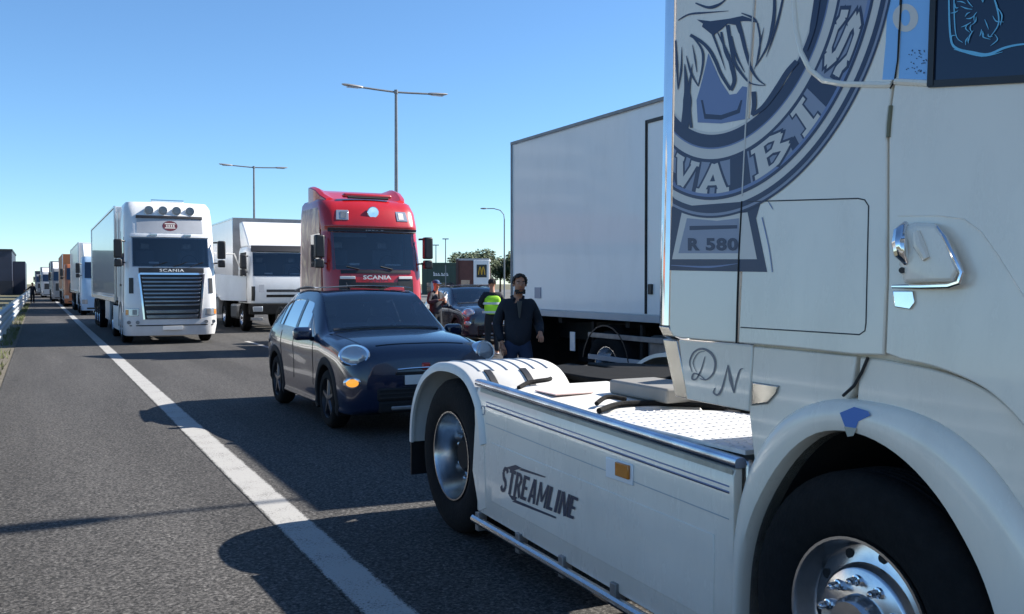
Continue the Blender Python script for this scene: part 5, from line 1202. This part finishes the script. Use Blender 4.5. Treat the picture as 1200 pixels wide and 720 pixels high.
def make_car(label, paint, loc, lit=True, group=None):
    t = thing('parked_car', label, 'car', loc)
    nu = 66; us = lin(0, len(HP)-1, nu); vs = lin(0, 14, 71); mb = MB()
    rings = [[CS(u, v) for v in vs[:-1]] for u in us]
    mb.ring_faces(rings); body = mb.build('body', paint, t, smooth=50)
    me = body.data
    bb = bmesh.new(); bb.from_mesh(me); dead = []
    for f in bb.faces:                            # open the glazed areas so that the cabin shows through the glass
        c_ = f.calc_center_median(); y, ax, z = c_.y, abs(c_.x), c_.z
        if any((y-yw)**2+(z-WRAD-.01)**2 < .432**2 for yw in (WF,WR)) and ax > .5: dead.append(f); continue
        if z < .95 or f.normal.length < .5: continue
        if 3.55 < y < 3.92 and ax < abs(CS(u_of(y), 5.5).x)-.01 and z > CS(u_of(y), 5.2).z: dead.append(f); continue
        if 1.33 < y < 1.95 and ax < abs(CS(u_of(y), 5.42).x)-.01 and z > CS(u_of(y), 5.2).z: dead.append(f)
        elif 1.80+max(0,z-1.0)*.66 < y < 3.36 and not 2.40 < y < 2.52 and ax > .60 and CS(u_of(y),4.16).z < z < CS(u_of(y),4.72).z: dead.append(f)
    bmesh.ops.delete(bb, geom=dead, context='FACES'); bb.to_mesh(me); bb.free()
    me.shade_smooth(); me.set_sharp_from_angle(angle=R(50))
    CAR_SEATS(t); quad_patch((2.20,5.3),(3.35,5.3),(3.35,8.7),(2.20,8.7), -.06, -.05, 8, 10).build('headliner', M_lgrey, t)
    def both(c, o0, o1, name, m_, parent=None, **k):
        for side in (0,1):
            cc = c if side == 0 else [(y, 14-v) for y,v in c]
            q = quad_patch(*cc, o0, o1, **k)
            if side == 0: q.f = q.f
            yield q.build(name, m_, parent or t)
    # glass: windscreen, side windows, rear window
    w = quad_patch((1.30,5.25),(1.30,8.75),(1.98,8.60),(1.98,5.40), -.004, .006, 12, 10).build('windscreen', M_carglass, t)
    quad_patch((1.30,5.5),(1.30,8.5),(1.345,8.5),(1.345,5.5), .004, .012, 12, 3).build('scuttle', M_black, w)
    for c in ([(1.72,4.10),(2.42,4.10),(2.42,4.80),(2.06,4.80)], [(2.50,4.10),(3.16,4.10),(3.10,4.80),(2.50,4.80)], [(3.22,4.12),(3.60,4.22),(3.40,4.70),(3.16,4.78)]):
        list(both(c, -.004, .005, 'side_window', M_carglass))
    list(both([(1.46,4.12),(1.68,4.10),(1.92,4.62),(1.80,4.60)], -.004, .005, 'quarter_window', M_carglass))
    list(both([(1.50,3.97),(3.62,4.02),(3.62,4.08),(1.50,4.04)], -.002, .009, 'window_trim', M_chrome, n=16, mth=3))
    list(both([(2.43,4.08),(2.49,4.08),(2.49,4.84),(2.43,4.84)], -.002, .007, 'door_pillar', M_black))
    quad_patch((3.52,5.35),(3.52,8.65),(3.95,8.6),(3.95,5.4), -.004, .006, 10, 8).build('rear_window', M_carglass, t)
    # black cladding along the sills and round the arches
    list(both([(1.34,1.7),(3.08,1.7),(3.08,2.55),(1.34,2.55)], -.002, .014, 'sill_cladding', M_clad, n=12, mth=4))
    for y in (WF, WR):
        for s in (-1,1):
            rg = []
            for a in lin(-.35, math.pi+.35, 26):
                cy, cz = y, WRAD+.01; r0, r1 = .385, .478
                xo = lambda r: .895+.012 if abs(math.cos(a)*r) < 9 else .9
                rg.append([(s*x_, cy+r*math.cos(a), cz+r*math.sin(a)) for x_, r in ((.70,r0),(bx_(y,a,r0)+.006,r0),(bx_(y,a,r0+.012)+.012,r0+.012),(bx_(y,a,r1-.012)+.010,r1-.012),(bx_(y,a,r1)+.002,r1),(.70,r1))])
            MB().ring_faces(rg).build('arch_trim', M_clad, t, smooth=50)
            MB().ring_faces([[(s*.50, y+.44*math.cos(a), WRAD+.03+.44*math.sin(a)) for a in lin(0,math.pi,20)],[(s*.86, y+.44*math.cos(a), WRAD+.03+.44*math.sin(a)) for a in lin(0,math.pi,20)]], closed=False, caps=False).build('wheel_housing', M_gap, t)
            bxo('wheel_housing', M_gap, t, s*.48-.02, s*.48+.02, y-.44, y+.44, .2, WRAD+.47, 0)
            h = .11
            tp = [(h-.03,.225),(h-.005,.235),(h+.002,.27),(h-.006,.31),(h-.03,.333),(h-.06,WRAD)]
            wh = MB().lathe(tp+[(-x,r) for x,r in tp[::-1]], (0,0,0), 'x', 36, s, closed=True).build('wheel', M_rubber, t); wh.location = (s*.775, y, WRAD)
            MB().lathe([(h-.02,.232),(h-.008,.226),(h-.03,.212),(h-.06,.205),(h-.065,.001)], (0,0,0), 'x', 30, s).build('rim', mat('dark_rim', (.03,.03,.034), .4, .6), wh)
            m = MB()
            for k in range(5):
                a = 2*math.pi*k/5+.3; d_ = Vector((0,math.cos(a),math.sin(a))); n_ = Vector((0,-math.sin(a),math.cos(a))); X = Vector((s*(h-.035),0,0)); X2 = Vector((s*(h-.012),0,0)); X3 = Vector((s*(h-.02),0,0))
                m.ring_faces([[X+d_*.03+n_*.035, X2+d_*.03+n_*.025, X2+d_*.03-n_*.025, X+d_*.03-n_*.035],[X+d_*.22+n_*.022, X3+d_*.22+n_*.014, X3+d_*.22-n_*.014, X+d_*.22-n_*.022]])
            m.lathe([(h-.04,.05),(h-.01,.045),(h-.005,.001)], (0,0,0), 'x', 14, s)
            m.build('spokes', mat('grey_spokes', (.12,.12,.13), .35, .8), wh)
    # door seams and handles
    for yy in (1.50, 2.46, 3.12):
        list(both([(yy,2.4),(yy+.010,2.4),(yy+.010,4.05),(yy,4.05)], -.003, .0035, 'door_seam', M_gap, n=2, mth=14))
    for yy in (2.22, 2.98):
        list(both([(yy,3.62),(yy+.18,3.62),(yy+.18,3.72),(yy,3.72)], .0, .028, 'door_handle', paint, n=5, mth=3))
    list(both([(1.0,3.30),(3.9,3.42),(3.9,3.48),(1.0,3.36)], -.002, .006, 'side_crease', paint, n=20, mth=3))
    # bonnet seam, lights, grille openings, bumper
    quad_patch((.19,5.7),(.19,8.3),(.203,8.3),(.203,5.7), -.002, .004, 14, 2).build('bonnet_seam', M_gap, t)
    for s in (-1,1):
        list_ = [(.30,5.28),(1.25,5.12),(1.25,5.17),(.30,5.33)]; cc = list_ if s < 0 else [(y,14-v) for y,v in list_]
        quad_patch(*cc, -.002, .004, 10, 2).build('bonnet_seam', M_gap, t)
        c_ = CS(u_of(.165), 4.55 if s < 0 else 14-4.55); n_ = Vector((s*.42,-.86,.28)).normalized(); q = n_.to_track_quat('Z','Y').to_matrix()
        def disc(prof, nm, m_, par, c=c_, q=q, sx=1.0, sy=1.0):
            rg = []
            for h_, r in prof: rg.append([c+q@Vector((r*sx*math.cos(a), r*sy*math.sin(a), h_)) for a in [2*math.pi*i/28 for i in range(28)]])
            return MB().ring_faces(rg).build(nm, m_, par)
        hl = disc([(-.06,.150),(.022,.142),(.032,.132),(.030,.122)], 'headlamp', M_chrome, t, sx=1.22, sy=.86)
        disc([(.012,.130),(.036,.110),(.050,.06),(.054,.001)], 'headlamp_glass', M_lamp, hl, sx=1.22, sy=.86)
        disc([(.050,.034),(.058,.030),(.060,.001)], 'lamp_bulb', M_chrome, hl, c=c_+Vector((s*-.03,-.004,.0)))
        c2 = CS(u_of(.085), 3.25 if s < 0 else 14-3.25); n2 = Vector((s*.35,-.93,.0)).normalized(); q2 = n2.to_track_quat('Z','Y').to_matrix()
        lo = disc([(-.05,.092),(.02,.086),(.026,.076)], 'running_lamp', M_chrome, t, c=c2, q=q2, sx=1.15, sy=.72)
        ml = emit('lit_indicator', (1.0,.40,.05), .5, (.55,.2,.03)) if (lit and s < 0) else M_lamp
        disc([(.015,.078),(.032,.05),(.036,.001)], 'running_lamp_glass', ml, lo, c=c2, q=q2, sx=1.15, sy=.72)
    quad_patch((.02,2.55),(.02,11.45),(.035,11.3),(.035,2.7), -.01, .012, 14, 3)
    bxo('upper_slot', M_gap, t, -.36,.36,-.012,.05,.675,.705,.006)
    LG = bxo('lower_grille', M_gap, t, -.58,.58,-.016,.10,.385,.54,.03)
    for z in (.42,.465,.51): bxo('grille_bar', M_black, LG, -.55,.55,-.024,.0,z,z+.012,.003)
    bxo('skid_plate', M_steel, t, -.42,.42,-.026,.10,.285,.335,.015)
    MB().tube([(-.34,-.008,.735),(-.17,-.018,.745),(0,-.02,.748),(.17,-.018,.745),(.34,-.008,.735)], .012, 8).build('grille_trim', M_chrome, t)
    bxo('badge', M_redlens, t, -.05,.05,-.02,.04,.72,.80,.015)
    bxo('front_cladding', M_clad, t, -.56,.56,-.02,.16,.255,.395,.03)
    for s in (-1,1): 
        mi = bxo('door_mirror', paint, t, s*1.0-.115, s*1.0+.115, 1.50, 1.63, .995, 1.155, .05, seg=4); MB().tube([(s*.86,1.60,1.0),(s*.95,1.58,1.04)], .03, 8).build('mirror_arm', M_black, mi)
        bxo('tail_lamp', M_redlens, t, s*.70-.10,s*.70+.10,4.10,4.19,.74,.92,.03)
    bxo('number_plate', M_plate, t, -.26,.26,-.035,-.016,.565,.67,.003)
    MB().tube([(0,2.9,1.595),(.0,3.05,1.70)], .006, 6).build('aerial', M_black, t)
    # interior seen through the glass: seats and wheel
    return t
make_car('dark blue compact crossover with round headlamps and one amber running lamp lit', M_carblue, (3.88, 9.82, 0))
c2 = make_car('slate blue car standing behind the person in the yellow vest', M_carblue2, (11.35, 23.4, 0), False)
c2.rotation_euler = (0,0,R(-4))
# ------------------------------------------------------------------ people: one skinned body each, clothes and hair as children
def skin_mesh(name, verts, edges, radii, root, m_, parent, sub=2):
    me = bpy.data.meshes.new(name); me.from_pydata([tuple(v) for v in verts], edges, []); o = bpy.data.objects.new(name, me); C.objects.link(o)
    sk = o.modifiers.new('skin','SKIN'); sk.use_smooth_shade = True; sk.branch_smoothing = .3
    for i, r in enumerate(radii): me.skin_vertices[0].data[i].radius = r if hasattr(r,'__len__') else (r, r)
    for d_ in me.skin_vertices[0].data: d_.use_root = False
    me.skin_vertices[0].data[root].use_root = True
    sb = o.modifiers.new('smooth','SUBSURF'); sb.levels = sub; sb.render_levels = sub
    dg = bpy.context.evaluated_depsgraph_get(); nm = bpy.data.meshes.new_from_object(o.evaluated_get(dg)); bpy.data.objects.remove(o); bpy.data.meshes.remove(me)
    nm.name = name; nm.shade_smooth(); nm.materials.clear(); nm.materials.append(m_)
    q = bpy.data.objects.new(name, nm); C.objects.link(q); q.parent = parent; return q
def person(label, loc, rotz, pose, top_mat, leg_mat, shoe_mat, hair_mat, beard=False, vest=None, cap=None, H=1.78, group=None):
    """faces -y before turning; pose gives elbows, wrists, knees, ankles, head turn in metres"""
    t = thing('person', label, 'person', loc, rotz, group); k = H/1.78; V = lambda *a: Vector(a)*k
    J = dict(pel=V(0,0,.96), waist=V(0,-.005,1.10), chest=V(0,.0,1.30), neckb=V(0,.015,1.47), neck=V(0,.005,1.54),
             hd=pose.get('head', (0,-.02,1.66)))
    J['hd'] = V(*J['hd']); turn = pose.get('turn', 0)
    for s, n in ((-1,'l'),(1,'r')):
        J['sh'+n] = V(s*.172,.01,1.435); J['el'+n] = V(*pose['el'+n]); J['wr'+n] = V(*pose['wr'+n])
        J['hip'+n] = V(s*.095,0,.86); J['kn'+n] = V(*pose['kn'+n]); J['an'+n] = V(*pose['an'+n])
    vs, es, rs = [], [], []; idx = {}
    def add(n, p, r, par=None):
        idx[n] = len(vs); vs.append(p); rs.append(r if hasattr(r,'__len__') else r)
        if par: es.append((idx[par], idx[n]))
    add('pel', J['pel'], (.135*k,.10*k)); add('waist', J['waist'], (.145*k,.105*k), 'pel'); add('chest', J['chest'], (.165*k,.115*k), 'waist')
    add('neckb', J['neckb'], (.075*k,.07*k), 'chest'); add('neck', J['neck'], (.056*k,.058*k), 'neckb')
    ch = J['hd']+V(0,-.012,-.055); add('chin', ch, (.062*k,.075*k), 'neck'); add('face', J['hd'], (.074*k,.094*k), 'chin'); add('crown', J['hd']+V(0,.008,.075), (.066*k,.082*k), 'face'); add('top', J['hd']+V(0,.01,.112), (.03*k,.04*k), 'crown')
    for n in 'lr':
        s = -1 if n == 'l' else 1
        add('sh'+n, J['sh'+n], .056*k, 'chest'); add('el'+n, J['el'+n], .040*k, 'sh'+n); add('wr'+n, J['wr'+n], .027*k, 'el'+n)
        d = (J['wr'+n]-J['el'+n]).normalized(); pm = J['wr'+n]+d*.06*k; add('pm'+n, pm, (.036*k,.018*k), 'wr'+n)
        side = d.cross(Vector((0,1,0))); side = side.normalized() if side.length > .1 else Vector((1,0,0)); inw = side.cross(d).normalized()
        for f_, (o_, l_) in enumerate(((-.027,.062),(-.009,.076),(.009,.072),(.026,.055))):
            b0 = pm+side*o_*k+d*.022*k; add('f%s%d'%(n,f_), b0, .0085*k, 'pm'+n); b1 = b0+d*l_*.5*k+inw*.008*k; add('g%s%d'%(n,f_), b1, .008*k, 'f%s%d'%(n,f_)); add('h%s%d'%(n,f_), b1+d*l_*.35*k+inw*.026*k, .0065*k, 'g%s%d'%(n,f_))
        tb_ = J['wr'+n]+d*.03*k-side*.03*k; add('t%s0'%n, tb_, .010*k, 'wr'+n); add('t%s1'%n, tb_-side*.018*k+d*.032*k+inw*.012*k, .009*k, 't%s0'%n); add('t%s2'%n, tb_-side*.014*k+d*.058*k+inw*.02*k, .007*k, 't%s1'%n)
        add('hip'+n, J['hip'+n], .088*k, 'pel'); th = J['hip'+n].lerp(J['kn'+n], .42); add('th'+n, th, .076*k, 'hip'+n); add('kn'+n, J['kn'+n], .056*k, 'th'+n); cf = J['kn'+n].lerp(J['an'+n], .35)+V(0,.015,0); add('cf'+n, cf, .054*k, 'kn'+n); add('an'+n, J['an'+n], .038*k, 'cf'+n)
        add('he'+n, J['an'+n]+V(0,.03,-.05), .034*k, 'an'+n); add('to'+n, J['an'+n]+V(s*.02,-.15,-.058), (.038*k,.024*k), 'an'+n)
    skin_mesh('body', vs, es, rs, 0, M_skin, t)
    # face: nose, eyes, brows, mouth, ears
    hd = J['hd']; f = lambda x,y,z: hd+V(x,y,z)
    MB().ring_faces([[f(-.012,-.090,.012),f(.012,-.090,.012),f(.010,-.085,.02),f(-.010,-.085,.02)],[f(-.017,-.112,-.025),f(.017,-.112,-.025),f(.008,-.118,-.012),f(-.008,-.118,-.012)],[f(-.014,-.09,-.034),f(.014,-.09,-.034),f(.01,-.1,-.03),f(-.01,-.1,-.03)]]).build('nose', M_skin, t, bevel=.004)
    for s in (-1,1):
        MB().ball(f(s*.032,-.083,.018), (.010*k,.008*k,.0055*k), 10, 6).build('eye', M_plate, t); MB().ball(f(s*.032,-.088,.018), (.0055*k,.004*k,.0052*k), 8, 5).build('pupil', M_hair, t)
        MB().tube([f(s*.018,-.092,.036),f(s*.034,-.092,.040),f(s*.050,-.082,.035)], .005*k, 6).build('eyebrow', hair_mat, t)
        MB().ball(f(s*.076,.005,.005), (.012*k,.022*k,.034*k), 10, 6).build('ear', M_skin, t)
    MB().tube([f(-.024,-.083,-.058),f(0,-.092,-.056),f(.024,-.083,-.058)], .006*k, 6).build('mouth', mat('lip', (.25,.09,.08), .5), t)
    # hair: a cap of tufts over the skull
    rnd = random.Random(len(label)); m = MB()
    for i in range(260):
        a = rnd.random()*6.283; e = rnd.uniform(-.25,1.0); fr_ = math.cos(a) 
        d = Vector((math.sin(a)*math.sqrt(1-min(1,e*e)), -math.cos(a)*math.sqrt(1-min(1,e*e)), e))
        if d.y < -.35 and e < .52: continue
        p = hd+V(0,.008,.035)+Vector((d.x*.079,d.y*.098,d.z*.092))*k; sz = rnd.uniform(.011,.020)*k; m.ball(p, (sz,sz,sz*.8), 6, 4)
    if not cap: m.build('hair', hair_mat, t, smooth=60)
    if beard:
        m = MB()
        for i in range(150):
            a = rnd.uniform(-1.35,1.35); z = rnd.uniform(-.112,-.062)
            if abs(a) < .40 and z > -.085: continue
            m.ball(hd+V(math.sin(a)*.064, -math.cos(a)*.082+.002, z), .0065*k, 6, 4)
        m.build('beard', hair_mat, t, smooth=60)
    if cap:
        m = MB(); rings = []
        for z, r_ in ((.045,1.0),(.075,1.0),(.105,.86),(.125,.55),(.132,.05)): rings.append([hd+V(.088*r_*math.sin(a),.010-.106*r_*math.cos(a),z) for a in [2*math.pi*i/20 for i in range(20)]])
        m.ring_faces(rings); q = m.build('cap', cap, t)
        MB().ring_faces([[hd+V(.075*math.sin(a)*w,-.095-.085*w2*math.cos(a*.95),.048-.018*w2) for a in lin(-1.3,1.3,10)] for w,w2 in ((1,0.0),(1.02,1.0))], closed=False, caps=False).build('cap_peak', cap, q)
    # clothes
    def sub_skin(name, names, grow, m_, root, links, extra={}):
        ids = {}; v2, e2, r2 = [], [], []
        for n in names:
            ids[n] = len(v2); v2.append(extra[n] if n in extra else vs[idx[n]]); r = rs[idx[n]] if n in idx else .05; g = grow.get(n, grow['*'])
            r2.append((r[0]+g, r[1]+g) if hasattr(r,'__len__') else (r+g, r+g))
        for a, b in links: e2.append((ids[a], ids[b]))
        return skin_mesh(name, v2, e2, r2, ids[root], m_, t)
    wl, wr = J['wrl'].lerp(J['ell'],.1), J['wrr'].lerp(J['elr'],.1)
    sub_skin('jacket', ['pel','waist','chest','neckb','shl','ell','wrl','shr','elr','wrr'], {'*':.028*k,'pel':.062*k,'waist':.045*k,'chest':.035*k,'neckb':.012*k,'wrl':.020*k,'wrr':.020*k}, top_mat, 'pel',
             [('pel','waist'),('waist','chest'),('chest','neckb'),('chest','shl'),('shl','ell'),('ell','wrl'),('chest','shr'),('shr','elr'),('elr','wrr')], {'wrl':wl,'wrr':wr,'pel':J['pel']+V(0,0,-.10)})
    sub_skin('trousers', ['waist','pel','hipl','thl','knl','cfl','anl','hipr','thr','knr','cfr','anr'], {'*':.022*k,'pel':.03*k,'waist':.012*k,'hipl':.014*k,'hipr':.014*k}, leg_mat, 'pel',
             [('waist','pel'),('pel','hipl'),('hipl','thl'),('thl','knl'),('knl','cfl'),('cfl','anl'),('pel','hipr'),('hipr','thr'),('thr','knr'),('knr','cfr'),('cfr','anr')])
    for n in 'lr': sub_skin('shoe', ['he'+n,'an'+n,'to'+n], {'*':.012*k}, shoe_mat, 'an'+n, [('an'+n,'he'+n),('an'+n,'to'+n)])
    if vest:
        q = sub_skin('vest', ['pel','waist','chest','neckb','shl','shr'], {'*':.062*k,'pel':.066*k,'chest':.060*k,'neckb':.03*k,'shl':.042*k,'shr':.042*k}, vest, 'pel', [('pel','waist'),('waist','chest'),('chest','neckb'),('chest','shl'),('chest','shr')], {'pel':J['pel']+V(0,0,-.06),'chest':J['chest']+V(0,.01,.07),'shl':J['shl']+V(.0,.01,.0),'shr':J['shr']+V(.0,.01,.0)})
        for z in (1.02,1.22):
            rg = [[V(x,y,z+dz) for x,y in ((.226*math.cos(a)*w,.180*math.sin(a)*w) for a in [2*math.pi*i/26 for i in range(26)])] for dz,w in ((-.025,1.0),(-.025,1.02),(.025,1.02),(.025,1.0))]
            MB().ring_faces(rg, caps=False).build('reflective_band', M_reflect, q)
    else:
        MB().prism([(-.030,1.475),(.030,1.475),(.006,1.27),(-.006,1.27)], 'y', -.160*k, -.11*k).build('shirt_front', M_shirt, t, bevel=.008)
        MB().tube([V(-.052,-.062,1.475),V(-.072,.02,1.505),V(0,.075,1.525),V(.072,.02,1.505),V(.052,-.062,1.475)], .020*k, 8).build('collar', top_mat, t)
    return t
stand = dict(ell=(-.25,.03,1.16), wrl=(-.27,-.05,.92), elr=(.25,.03,1.16), wrr=(.27,-.05,.92), knl=(-.10,-.02,.50), anl=(-.11,.02,.095), knr=(.10,-.02,.50), anr=(.11,.02,.095))
p1 = dict(stand); p1.update(elr=(.27,.06,1.17), wrr=(.25,-.17,1.06), ell=(-.245,.06,1.17), wrl=(-.20,-.06,.94), anl=(-.10,.12,.095), knl=(-.10,-.03,.51), anr=(.12,-.12,.095), knr=(.11,-.10,.50), head=(.02,-.03,1.655))
person('bearded person in a dark navy jacket and blue jeans walking beside the white box body', frame_at(.07, 11.5), R(-18), p1, M_jacket, M_jeans, M_darktr, M_hair, beard=True, H=1.80)
p2 = dict(stand); p2.update(ell=(-.30,.0,1.20), wrl=(-.14,-.20,1.10), elr=(.30,.0,1.20), wrr=(.12,-.20,1.10))
person('person in a yellow reflective vest with back turned, black trousers and pale shoes', frame_at(-.46, 21.8), R(165), p2, M_jacket, M_darktr, M_shoe, M_hair, vest=M_hivis, H=1.80)
p3 = dict(stand); p3.update(ell=(-.30,-.05,1.20), wrl=(-.10,-.28,1.28), elr=(.28,-.02,1.18), wrr=(.10,-.26,1.22))
person('person in a blue cap and dark jacket standing behind the dark blue car', frame_at(-1.95, 24), R(20), p3, mat('patterned_dark_jacket', (.022,.022,.03), .8, noise=.6, nscale=14), M_darktr, M_darktr, M_hair, cap=M_cap, H=1.78)
p4 = dict(stand); p4.update(ell=(-.33,-.02,1.25), wrl=(-.55,-.05,1.12), elr=(.24,.03,1.16), knl=(-.10,-.08,.50), anr=(.12,.1,.095))
person('distant figure in dark clothes leaning on the guard rail far down the shoulder', (-.42, 92, 0), R(10), p4, M_jacket, M_darktr, M_darktr, M_hair, H=1.80)
# a few loose stones and litter scraps on the shoulder edge
